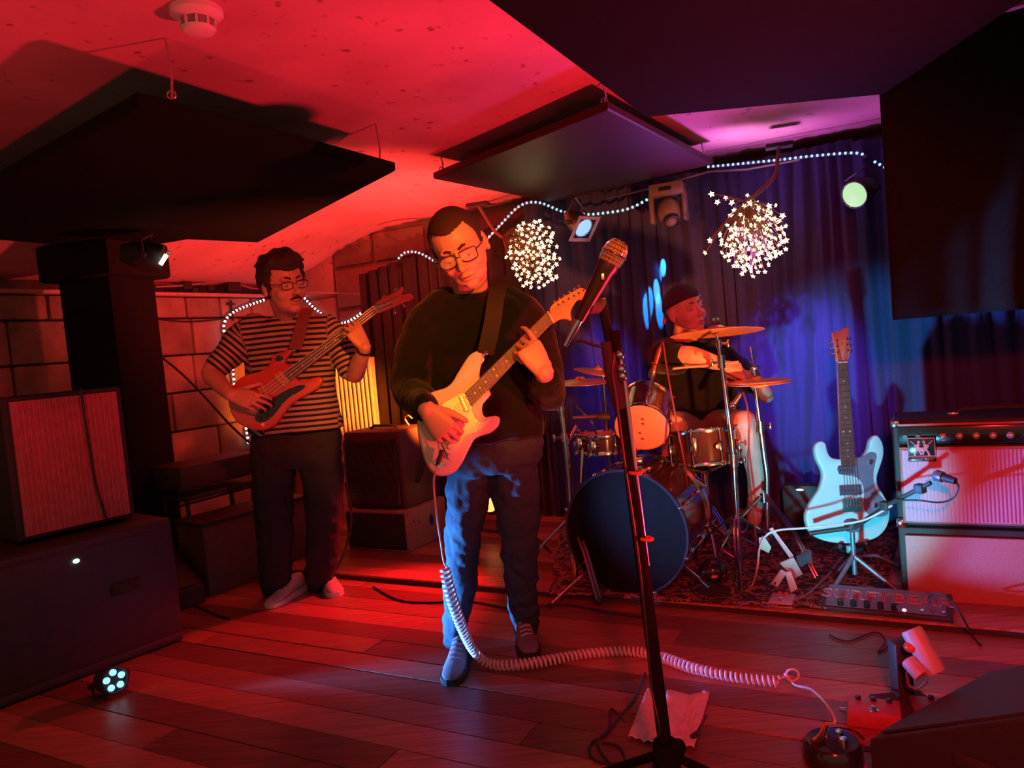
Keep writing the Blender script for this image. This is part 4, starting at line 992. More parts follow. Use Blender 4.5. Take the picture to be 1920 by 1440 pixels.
def cymbal(label, c, r, up, m=BRASS, group=None, name='cymbal', h=.022):
    t = thing(name, label, 'cymbal', c, group); up = V(up).normalized()
    o = B().lathe([(.006, h + .010), (r * .10, h + .010), (r * .16, h + .004), (r * .19, h - .002), (r * .5, h * .62), (r * .85, h * .2), (r, 0), (r, -.0016), (r * .5, h * .62 - .002), (r * .19, h - .004), (r * .16, h + .002), (r * .10, h + .008), (.006, h + .008)], V(c) - up * h, up, 72, False).build('plate', m, t)
    for k, rr in enumerate((.35, .5, .65, .8)):
        B().torus(V(c) - up * (h - h * (1.08 - rr)), up, r * rr, .0007, 72, 4).build('lathe_groove', m, t)
    return t, up
def wingnut(parent, p, up):
    B().cyl(p, p + up * .012, .016, .016, 16).build('felt', mat('felt_washer', (.12, .09, .08), .95), parent)
    w_ = B().cyl(p + up * .012, p + up * .03, .007, .006, 10); w_.box(p + up * .026, (.030, .006, .012)); w_.build('wing_nut', CHROME, parent)
def clamp(parent, p, dz=.05, side=V((1, 0, 0)), r=.017):
    c = B().cyl(V(p) - V((0, 0, dz / 2)), V(p) + V((0, 0, dz / 2)), r, r, 16).build('height_clamp', CHROME, parent)
    w_ = B(); w_.tube([V(p), V(p) + side * (r + .022)], .006, 8); w_.box(V(p) + side * (r + .028), (.010, .008, .034), bev=.003); w_.build('wing_bolt', CHROME, c)
def tripod(parent, base, h, spread, a0=0.5, m=CHROME, r=.007, double=True):
    """legs fold out from a collar at height h; braces return to the pole's foot"""
    base = V(base); top = base + V((0, 0, h)); low = base + V((0, 0, h * .16 + .03))
    for k in range(3):
        a = a0 + 2 * PI * k / 3; d = V((math.cos(a), math.sin(a), 0)); q = V((-d.y, d.x, 0)) * (.008 if double else 0); f = base + d * spread + V((0, 0, .012))
        lb = B()
        for s_ in ((-1, 1) if double else (0,)): lb.tube([top + d * .02 + q * s_, top.lerp(f, .5) + d * .02 + V((0, 0, .03)) + q * s_, f + q * s_], r, 8)
        l_ = lb.build('leg', m, parent)
        B().tube([low + d * .012, base + d * spread * .55 + V((0, 0, h * .50))], r * .8, 6).build('brace', m, parent)
        B().sph(f, (.016, .016, .012), None, 12, 8).build('rubber_foot', RUBBER, l_)
    B().cyl(top - V((0, 0, .025)), top + V((0, 0, .02)), .018, .018, 16).build('collar', m, parent)
# big crash
cc = P(1343, 614, 3.42)
t, up = cymbal('large red-lit crash cymbal high in front of the drummer', cc, .210, (.02, .10, 1), h=.026)
cs_ = thing('cymbal_stand', 'tall chrome cymbal stand in front of the snare drum', 'cymbal stand', FL(1385, 1032, zR))
ft = V(FL(1385, 1040, zR)); ft.y = 3.40; ft = V((P(1385, 1035, 3.42).x, 3.42, zR))
wingnut(cs_, cc + up * .012, up)
mid = P(1351, 668, 3.42)
B().tube([cc - up * .035, P(1346, 640, 3.42), mid], .0075, 12).build('tilter_rod', CHROME, cs_)
clamp(cs_, P(1348, 645, 3.42), .035, V((1, -.2, 0)).normalized(), .013); clamp(cs_, P(1352, 678, 3.42), .06, V((-1, -.3, 0)).normalized(), .018)
B().tube([mid, P(1376, 862, 3.42)], .0105, 14).build('upper_tube', CHROME, cs_)
B().tube([P(1375, 855, 3.42), ft + V((0, 0, .03))], .0145, 14).build('lower_tube', CHROME, cs_)
clamp(cs_, P(1375, 862, 3.42), .06, V((1, -.3, 0)).normalized(), .022)
tripod(cs_, ft, .27, .27, .2)
# hi-hat
hh = P(1420, 714, 3.50)
t, up = cymbal('upper cymbal of the hi-hat pair beside the drummer', hh + V((0, 0, .012)), .148, (0, -.03, 1), group='hi-hat cymbals', h=.020)
t2 = thing('cymbal', 'lower cymbal of the hi-hat pair beside the drummer', 'cymbal', hh, 'hi-hat cymbals')
B().lathe([(.148, 0), (.148, -.0016), (.08, -.014), (.03, -.020), (.024, -.032), (.006, -.034), (.006, -.031), (.022, -.029), (.028, -.017), (.08, -.012), (.148, 0)], hh, V((0, 0, 1)), 64, False).build('plate', BRASS, t2)
hs_ = thing('hi_hat_stand', 'chrome hi-hat stand right of the drummer', 'cymbal stand', V((hh.x, hh.y, zR)))
bx = P(1437, 1010, 3.50)
B().tube([P(1408, 650, 3.50), P(1413, 684, 3.50), hh + V((0, 0, .03)), P(1424, 790, 3.50)], .0045, 8).build('pull_rod', CHROME, hs_)
cl_ = B().cyl(P(1412, 688, 3.50), P(1415, 704, 3.50), .013, .013, 12).build('clutch', CHROME, hs_)
B().box(P(1417, 690, 3.48), (.03, .008, .018), bev=.003).build('clutch_wing', CHROME, cl_)
B().tube([P(1416, 728, 3.50), P(1424, 792, 3.50)], .0095, 12).build('upper_tube', CHROME, hs_)
B().tube([P(1424, 790, 3.50), P(1438, 890, 3.50), V((bx.x, 3.5, zR + .04))], .014, 14).build('lower_tube', CHROME, hs_)
clamp(hs_, P(1425, 800, 3.50), .05, V((1, -.2, 0)).normalized(), .02)
tripod(hs_, V((P(1441, 1050, 3.5).x, 3.5, zR)), .34, .28, 1.0, double=True)
# left cymbals
c1_ = P(1088, 710, 3.48)
t, up = cymbal('crash cymbal at left, glowing yellow, above the small side drum', c1_, .128, (.03, -.06, 1), h=.018)
ls = thing('cymbal_stand', 'cymbal stand at the left of the kit with chrome clamps', 'cymbal stand', FL(1072, 1060, zR))
wingnut(ls, P(1050, 706, 3.48), V((0, 0, 1)))
B().tube([P(1052, 690, 3.48), P(1048, 735, 3.48), P(1050, 760, 3.48)], .008, 10).build('tilter_rod', CHROME, ls)
clamp(ls, P(1046, 732, 3.48), .04, V((-1, -.3, 0)).normalized(), .020); clamp(ls, P(1050, 760, 3.48), .05, V((-1, -.3, 0)).normalized(), .024); clamp(ls, P(1057, 820, 3.48), .04, V((-1, -.2, 0)).normalized(), .018)
B().tube([P(1050, 756, 3.48), P(1059, 830, 3.48)], .0125, 12).build('upper_tube', CHROME, ls)
B().tube([P(1058, 822, 3.48), P(1069, 915, 3.48), V((P(1075, 1040, 3.48).x, 3.48, zR + .03))], .0155, 12).build('lower_tube', CHROME, ls)
tripod(ls, V((P(1078, 1050, 3.48).x, 3.48, zR)), .32, .27, 2.9, STEEL)
c2_ = P(1122, 692, 3.80)
t, up = cymbal('ride cymbal at the back left, pink at its edge and half hidden', c2_, .125, (.22, -.10, 1), h=.016)
l2 = thing('cymbal_stand', 'thin cymbal stand behind the small side drum', 'cymbal stand', V((c2_.x, c2_.y, zR)))
B().tube([c2_ + V((0, 0, .02)), V((c2_.x + .02, c2_.y, 1.0)), V((c2_.x + .02, c2_.y, .35))], .009, 10).build('tube', CHROME, l2)
B().tube([V((c2_.x + .02, c2_.y, .35)), V((c2_.x + .02, c2_.y, zR + .03))], .013, 10).build('lower_tube', CHROME, l2)
tripod(l2, V((c2_.x + .02, c2_.y, zR)), .28, .22, 1.2, STEEL)
# drum throne
th = P(1314, 840, 4.02)
t = thing('drum_throne', 'round black stool under the drummer', 'stool', V((th.x, th.y, zR)))
B().lathe([(.001, -.05), (.15, -.05), (.165, -.03), (.165, .0), (.15, .018), (.001, .022)], V((th.x, th.y, th.z - .06)), (0, 0, 1), 36).build('seat', BLACK, t)
B().tube([V((th.x, th.y, th.z - .11)), V((th.x, th.y, zR + .05))], .014, 12).build('post', CHROME, t)
tripod(t, V((th.x, th.y, zR)), .22, .24, .8)
# microphones on the kit
t = thing('microphone', 'long dark red microphone pointing down over the rack tom', 'microphone', P(1240, 645, 3.45))
a, b = P(1239, 650, 3.46), P(1221, 708, 3.50)
B().tube([a, a.lerp(b, .08), a.lerp(b, .55), b.lerp(a, .2)], [.006, .012, .014, .014], 14).build('handle', mat('dark_red_metal', (.30, .06, .05), .35, .4), t)
B().tube([b.lerp(a, .25), b.lerp(a, .1), b], [.018, .020, .014], 16).build('grille', STEEL, t)
B().torus(a.lerp(b, .55), b - a, .016, .003, 20, 6).build('ring', CHROME, t)
B().tube([a.lerp(b, .6), P(1222, 740, 3.52), P(1228, 770, 3.5)], .006, 8).build('gooseneck', BLACK, t)
B().tube(cr([a, P(1243, 643, 3.45), P(1250, 690, 3.40), P(1258, 735, 3.36), P(1272, 810, 3.36), P(1285, 880, 3.38), P(1290, 930, 3.42), P(1294, 1000, 3.5)], 6), .0042, 7).build('lead', mat('dark_red_cable', (.22, .05, .04), .4), t)
t = thing('microphone', 'small silver microphone aimed at the snare drum', 'microphone', P(1384, 745, 3.45))
a, b = P(1390, 738, 3.44), P(1374, 760, 3.46)
B().tube([a, b], [.011, .013], 14).build('handle', STEEL, t); B().sph(b, (.017, .017, .017), None, 16, 10).build('grille', CHROME, t)
B().tube(cr([a, P(1394, 738, 3.42), P(1402, 770, 3.36), P(1404, 830, 3.36), P(1402, 870, 3.38), P(1412, 960, 3.42), P(1420, 1030, 3.40)], 6), .0042, 7).build('lead', MATS['dark_red_cable'], t)
t = thing('microphone', 'short microphone on a bent clip above the small side drum', 'microphone', P(1130, 782, 3.55))
B().tube([P(1074, 784, 3.56), P(1105, 782, 3.55), P(1122, 781, 3.54)], [.008, .010, .012], 12).build('handle', STEEL, t)
B().tube([P(1118, 781, 3.54), P(1130, 781, 3.54), P(1143, 782, 3.54)], [.016, .022, .015], 16).build('grille', BLACK, t)
B().tube(cr([P(1074, 784, 3.56), P(1068, 765, 3.56), P(1066, 800, 3.53), P(1070, 850, 3.5), P(1074, 900, 3.46)], 6), .004, 7).build('lead', CABLE, t)
B().tube(cr([P(1080, 762, 3.6), P(1098, 778, 3.58), P(1110, 792, 3.57), P(1118, 815, 3.58)], 5), .005, 8).build('clip_arm', CHROME, t)
# kick drum mic (dark dome) in front of the kit
q = FL(1340, 1112, zR)
t = thing('microphone', 'round black microphone on a low base in front of the snare stand', 'microphone', q)
B().lathe([(.001, 0), (.085, 0), (.085, .012), (.03, .022), (.012, .03), (.012, .06)], q, (0, 0, 1), 30).build('base', BLACKM, t)
B().sph(q + V((0, 0, .10)), (.062, .055, .055), None, 24, 14).build('head', BLACKG, t)
B().torus(q + V((0, 0, .10)), V((0.2, 1, 0)), .060, .004, 30, 6).build('ring', BLACK, t)
B().box(q + V((-.01, -.056, .092)), (.024, .004, .010)).build('switch', mat('pink_plastic', (.8, .4, .35), .3), t)
# bass drum pedal region: chrome foot pedal, white footplate
q = P(1483, 1068, 3.20)
t = thing('foot_pedal', 'white metal foot pedal with two splayed legs right of the hi-hat', 'pedal', V((q.x, q.y, zR)))
u_ = IV(.82, .52).normalized(); v_ = IV(-.52, .82).normalized(); n_ = u_.cross(v_)
WPD = mat('white_painted_metal', (.75, .78, .78), .35, .2)
fr = lambda px, py, d: P(px, py, d)
def plate(pts, th_, m, name, parent, d=3.2):
    pp = [P(px, py, dd) for px, py, dd in pts]; n = (pp[1] - pp[0]).cross(pp[2] - pp[0]).normalized()
    return B().ringloft([[p + n * th_ / 2 for p in pp], [p - n * th_ / 2 for p in pp]]).build(name, m, parent, False)
plate([(1462, 1056, 3.18), (1487, 1045, 3.20), (1504, 1076, 3.22), (1487, 1085, 3.19)], .008, WPD, 'footboard', t)
plate([(1464, 1068, 3.15), (1474, 1074, 3.15), (1457, 1100, 3.11), (1446, 1094, 3.11)], .012, WPD, 'leg', t)
plate([(1472, 1074, 3.15), (1482, 1072, 3.15), (1495, 1104, 3.11), (1482, 1112, 3.10)], .012, WPD, 'leg', t)
B().tube([P(1453, 1093, 3.105), P(1453, 1094, 3.08)], .005, 8).build('bolt', BLACK, t)
for k in range(5):
    B().box(P(1499 + k * 4.2, 1052 - k * 2.6, 3.22), (.004, .03, .045), rotz(.4)).build('spring_rib', BLST, t, False)
B().box(P(1516, 1043, 3.25), (.012, .03, .06), rotz(.3)).build('end_plate', mat('red_paint', (.5, .05, .04), .4), t, False)
plate([(1442, 992, 3.30), (1448, 989, 3.30), (1488, 1043, 3.22), (1482, 1048, 3.21)], .006, WPD, 'pull_strap', t)
t = thing('tag', 'pale green cloth tag tied on the white cable by the hi-hat legs', 'tag', P(1434, 1018, 3.2))
plate([(1423, 1008, 3.2), (1433, 1006, 3.2), (1446, 1026, 3.2), (1441, 1037, 3.2), (1424, 1028, 3.2)], .003, mat('pale_green_cloth', (.45, .75, .55), .8), 'cloth', t)
B().torus(P(1431, 1009, 3.2), V((1, 0, 0)), .008, .002, 14, 6).build('knot', MATS['pale_green_cloth'], t)
# ================================================================== AMPLIFIERS, STANDS, FLOOR GEAR
ZU = V((0, 0, 1)); RB_ = basis(AX, BX, ZU)
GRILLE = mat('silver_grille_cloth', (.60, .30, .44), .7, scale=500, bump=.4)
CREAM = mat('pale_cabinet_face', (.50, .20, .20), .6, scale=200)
def text_obj(txt, size, ext, m, name, parent, mtx, outline=False, bev=.0006, space=1.0):
    cu = bpy.data.curves.new('t', 'FONT'); cu.body = txt; cu.size = size; cu.align_x = 'CENTER'; cu.align_y = 'CENTER'; cu.space_character = space
    if outline: cu.fill_mode = 'NONE'; cu.bevel_depth = bev; cu.bevel_resolution = 1; cu.resolution_u = 3
    else: cu.extrude = ext; cu.resolution_u = 3
    o = bpy.data.objects.new('t', cu); COL.objects.link(o)
    dg = bpy.context.evaluated_depsgraph_get(); me = bpy.data.meshes.new_from_object(o.evaluated_get(dg)); bpy.data.objects.remove(o)
    bb = B().add([mtx @ q.co for q in me.vertices], [list(f.vertices) for f in me.polygons]); bpy.data.meshes.remove(me)
    return bb.build(name, m, parent, False)
A0 = FL(1693, 1133)
def amp_frame(o, R=RB_): return lambda x, y, z: V((o.x, o.y, 0)) + R @ V((x, y, 0)) + ZU * z
af = amp_frame(A0); W_ = .80; D_ = .28
zs = PW(1678, 988, A0, BX).z; zt = PW(1659, 790, A0, BX).z
lc_ = thing('speaker_cabinet', 'plain pale-fronted cabinet under the large amplifier at right', 'cabinet', af(W_ / 2, D_ / 2, 0))
B().box(af(W_ / 2, D_ / 2 + .012, zs / 2), (W_, D_, zs - .006), RB_, bev=.012).build('case', TOLEX, lc_)
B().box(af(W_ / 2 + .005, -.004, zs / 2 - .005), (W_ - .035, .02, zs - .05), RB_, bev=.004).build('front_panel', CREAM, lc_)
am = thing('amplifier', 'large guitar amplifier with striped silver grille and a row of knobs', 'amplifier', af(W_ / 2, D_ / 2, zs))
H = zt - zs; zc = zs + H / 2
bb = B().box(af(W_ / 2, D_ / 2 + .02, zc), (W_, D_, H), RB_, bev=.016); bb.build('case', TOLEX, am)
fz0, fz1 = zs + .03, zt - .115
B().box(af(W_ / 2, -.002, (fz0 + fz1) / 2), (W_ - .04, .02, fz1 - fz0 + .02), RB_, bev=.004).build('baffle', mat('red_brown_trim', (.35, .10, .09), .5), am)
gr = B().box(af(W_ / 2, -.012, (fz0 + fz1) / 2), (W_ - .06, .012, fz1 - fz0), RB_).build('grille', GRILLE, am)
nr = 56
for k in range(nr):
    B().box(af(.034 + (W_ - .068) * (k + .5) / nr, -.019, (fz0 + fz1) / 2), (.0062, .005, fz1 - fz0 - .006), RB_).build('grille_rib', GRILLE, gr, False)
cp = B().box(af(W_ / 2, -.004, zt - .058), (W_ - .04, .022, .072), RB_, bev=.003).build('control_panel', BLACKG, am)
B().box(af(W_ / 2, -.006, zt - .016), (W_ - .04, .014, .008), RB_).build('trim_strip', mat('red_trim', (.45, .10, .10), .4), am)
for k in range(2):
    p = af(.045 + k * .045, -.016, zt - .062); j = B().cyl(p, p - BX * .008, .009, .009, 14).build('input_jack', CHROME, cp); 
for k in range(9):
    p = af(.175 + k * .055, -.016, zt - .062)
    B().lathe([(.013, 0), (.0125, .012), (.008, .014), (.007, .024), (.001, .025)], p, -BX, 18).build('knob', mat('silver_knob', (.55, .45, .45), .35, .7), cp)
B().box(af(.705, -.017, zt - .062), (.12, .006, .045), RB_, bev=.002).build('switch_plate', mat('red_trim', (.45, .1, .1), .4), cp)
for k in range(4): B().box(af(.665 + k * .026, -.024, zt - .062), (.010, .012, .016), RB_, bev=.002).build('rocker_switch', BLACK, cp)
for xx, zz in ((.012, zt - .012), (W_ - .012, zt - .012), (.012, zs + .016), (W_ - .012, zs + .016)):
    B().box(af(xx, .012, zz), (.034, .05, .034), RB_, bev=.008).build('corner_guard', CHROME, am)
hb_ = B(); hb_.tube([af(.22, .14, zt + .004), af(.26, .14, zt + .022), af(.40, .14, zt + .026), af(.54, .14, zt + .022), af(.58, .14, zt + .004)], .009, 8); ho = hb_.build('handle', RUBBER, am)
for xx in (.22, .58): B().box(af(xx, .14, zt + .006), (.04, .03, .014), RB_, bev=.004).build('handle_bracket', CHROME, ho)
# emblem: two leaning guitar players on a black plate
ex, ez = .100, PW(1699, 838, A0 - BX * .02, BX).z
eb = B().box(af(ex, -.026, ez), (.098, .008, .078), RB_, bev=.003).build('emblem', BLACKG, am)
PINK = mat('emblem_pink', (.75, .25, .32), .4)
efr = lambda x, z, d=.0: af(ex + x, -.031 - d, ez + z)
for s_ in (-1, 1):
    fb = B(); sx = lambda v: s_ * v
    fb.tube([efr(sx(.010), .014), efr(sx(.016), -.002), efr(sx(.012), -.010)], [.005, .006, .005], 8)
    fb.tube([efr(sx(.014), -.008), efr(sx(.022), -.020), efr(sx(.026), -.034)], .0038, 7)
    fb.tube([efr(sx(.012), -.008), efr(sx(.006), -.018), efr(sx(.002), -.030)], .0038, 7)
    fb.sph(efr(sx(.009), .021), .0058, None, 12, 8)
    fb.tube([efr(sx(.014), .010), efr(sx(.024), .004), efr(sx(.018), -.004)], .003, 7)
    fb.build('player_figure', PINK, eb)
    gb = B(); gb.tube([efr(sx(-.004), -.012, .003), efr(sx(.012), .000, .003)], [.008, .005], 10); gb.tube([efr(sx(.012), .000, .003), efr(sx(.038), .026, .003)], .0018, 6); gb.build('guitar_figure', PINK, eb)
bo = B()
for a, b in (((-.046, -.035), (.046, -.035)), ((.046, -.035), (.046, .036)), ((.046, .036), (-.046, .036)), ((-.046, .036), (-.046, -.035))): bo.tube([efr(*a), efr(*b)], .0013, 5)
bo.build('border', PINK, eb)
pl = B().box(af(ex, -.026, ez - .050), (.098, .006, .014), RB_, bev=.002).build('name_plate', BLACKG, am)
mm = Matrix((AX, ZU, -BX)).transposed().to_4x4(); mm.translation = af(ex, -.0305, ez - .050)
text_obj('MUSIC MAN', .0125, .0006, PINK, 'lettering', pl, mm, space=1.15)

# left striped cabinet on a black case
L0, L1 = P(48, 1022, 3.0), P(247, 974, 3.33)
lx = (L1 - L0); lx.z = 0; lw = lx.length; lx.normalize(); ln = V((lx.y, -lx.x, 0))
Rl = basis(lx, -ln, ZU); zb, ztp = .585, 1.155
lf = lambda x, y, z: V((L0.x, L0.y, 0)) + lx * x - ln * y + ZU * z
t = thing('speaker_cabinet', 'black speaker cabinet with a striped red-lit grille at far left', 'cabinet', lf(lw / 2, .15, zb))
B().box(lf(lw / 2, .16, (zb + ztp) / 2), (lw + .05, .30, ztp - zb + .02), Rl, bev=.012).build('case', TOLEX, t)
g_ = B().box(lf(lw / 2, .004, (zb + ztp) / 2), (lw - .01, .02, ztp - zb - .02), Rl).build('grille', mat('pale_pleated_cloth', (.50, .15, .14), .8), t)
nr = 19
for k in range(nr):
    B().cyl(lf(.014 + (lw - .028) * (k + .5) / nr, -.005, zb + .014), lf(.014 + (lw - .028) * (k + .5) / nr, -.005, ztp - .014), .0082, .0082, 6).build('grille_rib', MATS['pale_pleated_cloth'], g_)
B().tube(cr([lf(.27, -.02, ztp + .02), lf(.275, -.022, .95), lf(.285, -.022, .75), lf(.31, -.022, .60)], 5), .005, 7).build('lead', CABLE, t)
t = thing('flight_case', 'black case under the striped cabinet with a small green light', 'case', lf(.1, .1, 0))
B().box(lf(.05, .12, .282), (.95, .55, .56), Rl, bev=.012).build('case', BLACK, t)
q = PW(143, 1052, lf(0, -.16, 0), ln)
B().sph(q, (.013, .008, .009), Rl, 14, 8).build('green_light', emis('green_led', (.45, 1, .75), 2.2), t)
for zz in (.03, .54): B().box(lf(.05, -.158, zz), (.93, .012, .03), Rl, bev=.003).build('edge_rail', STEEL if False else BLACK, t)
for xx in (-.25, .3): B().box(lf(xx, -.160, .32), (.12, .012, .05), Rl, bev=.006).build('recessed_handle', BLACKM, t)
# wedge monitor in front of it
def hull(pts, name, m, parent, bev=.006):
    bm = bmesh.new(); [bm.verts.new(p) for p in pts]; bmesh.ops.convex_hull(bm, input=bm.verts[:]); bmesh.ops.dissolve_limit(bm, angle_limit=.02, verts=bm.verts[:], edges=bm.edges[:])
    if bev: bmesh.ops.bevel(bm, geom=bm.edges[:], offset=bev, segments=2, affect='EDGES', profile=.5)
    bm.verts.index_update(); o = B().add([q.co.copy() for q in bm.verts], [[q.index for q in f.verts] for f in bm.faces]).build(name, m, parent, False); bm.free(); return o
def wedge(label, o, R, w_, d_, h_, h2):
    t = thing('stage_monitor', label, 'monitor speaker', o, 'wedge monitors on the stage'); f = lambda x, y, z: V(o) + R @ V((x, y, z))
    hull([f(x, y, z) for x in (-w_ / 2, w_ / 2) for y, z in ((-d_ / 2, 0), (-d_ / 2, h2), (d_ / 2 - .06, h_), (d_ / 2, h_ - .05), (d_ / 2 - .04, 0))], 'case', TOLEX, t)
    gn = V((0, -(h_ - h2), d_ - .06)).normalized()
    hull([f(x, y, z) + R @ gn * k for x in (-w_ / 2 + .025, w_ / 2 - .025) for y, z in ((-d_ / 2 + .02, h2 + .012), (d_ / 2 - .09, h_ - .02)) for k in (.002, .008)], 'grille', mat('black_mesh_grille', (.05, .045, .04), .6, .3, scale=500), t, 0)
    for s_ in (-1, 1): B().box(f(s_ * (w_ / 2 + .002), .04, h_ * .5), (.01, .11, .035), R, bev=.004).build('side_handle', RUBBER, t)
    return t
q = FL(285, 1145); wedge('black wedge monitor on the floor at left between the black case and the pillar', V((q.x, q.y, 0)), rotz(.9), .42, .32, .27, .09)
q = FL(1935, 1470); wq = wedge('large black wedge monitor in the lower right corner', P(1925, 1420, 1.78) * 1.0, rotz(-2.62), .56, .46, .34, .12)
wq.location.z = 0; OFFZ = P(1925, 1420, 1.78).z

# LED par lamp on the floor at left
t = thing('stage_light', 'small floor light at lower left with five glowing blue lamps', 'stage light', V((BLUE_LED.x, BLUE_LED.y, 0)))
la = V((.72, -.55, .16)).normalized(); lx_ = la.cross(ZU).normalized(); ly_ = lx_.cross(la)
B().lathe([(.001, -.09), (.036, -.09), (.046, -.07), (.049, 0), (.052, .004), (.052, .014), (.046, .016), (.044, .004), (.001, .002)], BLUE_LED, la, 36).build('housing', BLACK, t)
LENS = emis('blue_led_lens', (.35, .80, 1.0), 1.25)
for k in range(5):
    a = 2 * PI * k / 5 + .3; p = BLUE_LED + la * .006 + (lx_ * math.cos(a) + ly_ * math.sin(a)) * .029
    B().lathe([(.012, -.002), (.012, .006), (.008, .010), (.001, .012)], p, la, 18).build('lens', LENS, t)
zb0 = BLUE_LED.z - .010
yb = B(); yb.tube([BLUE_LED + lx_ * .060 - la * .04, BLUE_LED + lx_ * .062 - la * .04 - V((0, 0, zb0)), BLUE_LED - lx_ * .062 - la * .04 - V((0, 0, zb0)), BLUE_LED - lx_ * .060 - la * .04], .006, 8); yb.build('yoke', BLACK, t)
for s_ in (-1, 1): B().cyl(BLUE_LED + lx_ * .048 * s_ - la * .04, BLUE_LED + lx_ * .074 * s_ - la * .04, .011, .011, 14).build('knob', RUBBER, t)

# bench-like black unit at left
t = thing('keyboard_case', 'long black case resting on a trestle left of the bassist', 'case', P(400, 960, 4.3))
a, b = P(322, 985, 4.15), P(468, 955, 4.6); d = (b - a); d.z = 0; L = d.length; d.normalize(); Rk = basis(d, V((-d.y, d.x, 0)), ZU); c = (a + b) / 2
B().box(V((c.x, c.y, .62)), (L + .02, .30, .13), Rk, bev=.012).build('case', BLACK, t)
B().box(V((c.x, c.y, .50)), (L * .9, .26, .03), Rk, bev=.006).build('shelf', BLACK, t)
for k in (-.42, .42):
    for s_ in (-1, 1):
        B().tube([V((c.x, c.y, .49)) + d * L * k + V((-d.y, d.x, 0)) * .1 * s_, V((c.x, c.y, .01)) + d * L * k * 1.05 + V((-d.y, d.x, 0)) * .14 * s_], .012, 10).build('leg', BLACK, t)
t = thing('flight_case', 'plain board-fronted case low behind the bassist, dull red', 'case', FL(410, 1125))
q = FL(410, 1125); B().box(V((q.x + .03, q.y + .42, .19)), (.70, .26, .38), rotz(.95), bev=.01).build('case', mat('dull_board', (.13, .08, .07), .8), t)
B().box(V((q.x + .03, q.y + .42, .39)), (.72, .28, .02), rotz(.95), bev=.004).build('lid', BLACK, t)

# bass amplifier on its box
C0 = FL(774, 1034, zR)
mf = lambda x, y, z: V((C0.x, C0.y, 0)) - AX * x + BX * y + ZU * z
mw = .46; md = .36; mz = .275; mt = .745
t = thing('speaker_box', 'plain red-lit wooden box with an oval hole under the bass amplifier', 'box', mf(mw / 2, md / 2, zR))
B().box(mf(mw / 2, md / 2, (zR + mz) / 2), (mw, md + .06, mz - zR), RB_, bev=.008).build('case', mat('painted_box', (.42, .25, .22), .5, scale=40), t)
B().box(mf(mw / 2, -.032, (zR + mz) / 2), (mw - .03, .01, mz - zR - .03), RB_).build('front_cloth', BLACKM, t)
q = mf(-.001, .22, .165); B().sph(q, (.004, .022, .035), RB_, 20, 10).build('oval_hole', BLACKM, t)
for yy, zz in ((.04, .20), (.09, .185)): B().sph(mf(-.001, yy, zz), (.003, .006, .006), RB_, 10, 6).build('screw', BLACKM, t)
t = thing('amplifier', 'black bass amplifier with a mesh grille standing on the red-lit box', 'amplifier', mf(mw / 2, md / 2, mz))
B().box(mf(mw / 2 + .02, md / 2 + .02, (mz + mt) / 2), (mw - .03, md - .02, mt - mz), RB_, bev=.014).build('case', mat('amp_vinyl', (.16, .08, .075), .5, scale=300), t)
B().box(mf(mw / 2 + .02, -.004 + .015, (mz + mt) / 2 - .01), (mw - .07, .02, mt - mz - .07), RB_, bev=.004).build('baffle', BLACKM, t)
g_ = t
gm = B(); x0, x1, z0_, z1_ = .055, mw - .015, mz + .035, mt - .055
for k in range(34): xx = x0 + (x1 - x0) * k / 33; gm.box(mf(xx, -.004, (z0_ + z1_) / 2), (.0028, .003, z1_ - z0_), RB_)
for k in range(36): zz = z0_ + (z1_ - z0_) * k / 35; gm.box(mf((x0 + x1) / 2, -.006, zz), (x1 - x0, .003, .0028), RB_)
gm.build('wire_grille', mat('grille_wire', (.30, .18, .16), .4, .6), t, False, kind='stuff')
hb_ = B().tube([mf(.003, .11, .42), mf(-.012, .14, .47), mf(-.012, .22, .60), mf(.003, .25, .64)], .015, 10).build('side_handle', RUBBER, t)
B().tube([mf(.14, .16, mt + .003), mf(.17, .16, mt + .02), mf(.32, .16, mt + .02), mf(.35, .16, mt + .003)], .009, 8).build('top_handle', BLACK, t)
B().tube(cr([mf(.12, .25, mt + .004), mf(.14, .24, mt + .05), mf(.10, .22, mt + .07), mf(.07, .22, mt + .05)], 5), .005, 7).build('lead', mat('pale_lead', (.6, .4, .35), .4), t)
# ribbed radiator behind the bassist
r0, r1 = onback(618, 760, .32), onback(704, 760, .32)
d = (r1 - r0); d.z = 0; L = d.length; d.normalize(); nn = V((d.y, -d.x, 0)); Rr = basis(d, -nn, ZU)
zt_, zb_ = P(650, 676, r0.y).z, P(640, 862, r0.y).z
t = thing('radiator', 'white ribbed radiator glowing yellow behind the bassist, beside the black curtain', 'radiator', V((r0.x, r0.y, zb_)))
WRAD = mat('white_radiator_paint', (.78, .70, .58), .4)
B().box(V((r0.x, r0.y, (zt_ + zb_) / 2)) + d * L / 2 - nn * .03, (L, .04, zt_ - zb_), Rr).build('back_panel', WRAD, t, False)
for k in range(11):
    c = V((r0.x, r0.y, 0)) + d * L * (k + .5) / 11
    B().cyl(c + ZU * (zb_ + .01), c + ZU * (zt_ - .01), L / 29, L / 29, 10).build('rib', WRAD, t)
for zz in (zb_, zt_): B().box(V((r0.x, r0.y, zz)) + d * L / 2, (L + .02, .07, .025), Rr, bev=.005).build('rail', WRAD, t)
for k in (.15, .85): B().box(V((r0.x, r0.y, zb_ / 2)) + d * L * k, (.03, .03, zb_), Rr).build('foot', WRAD, t, False)

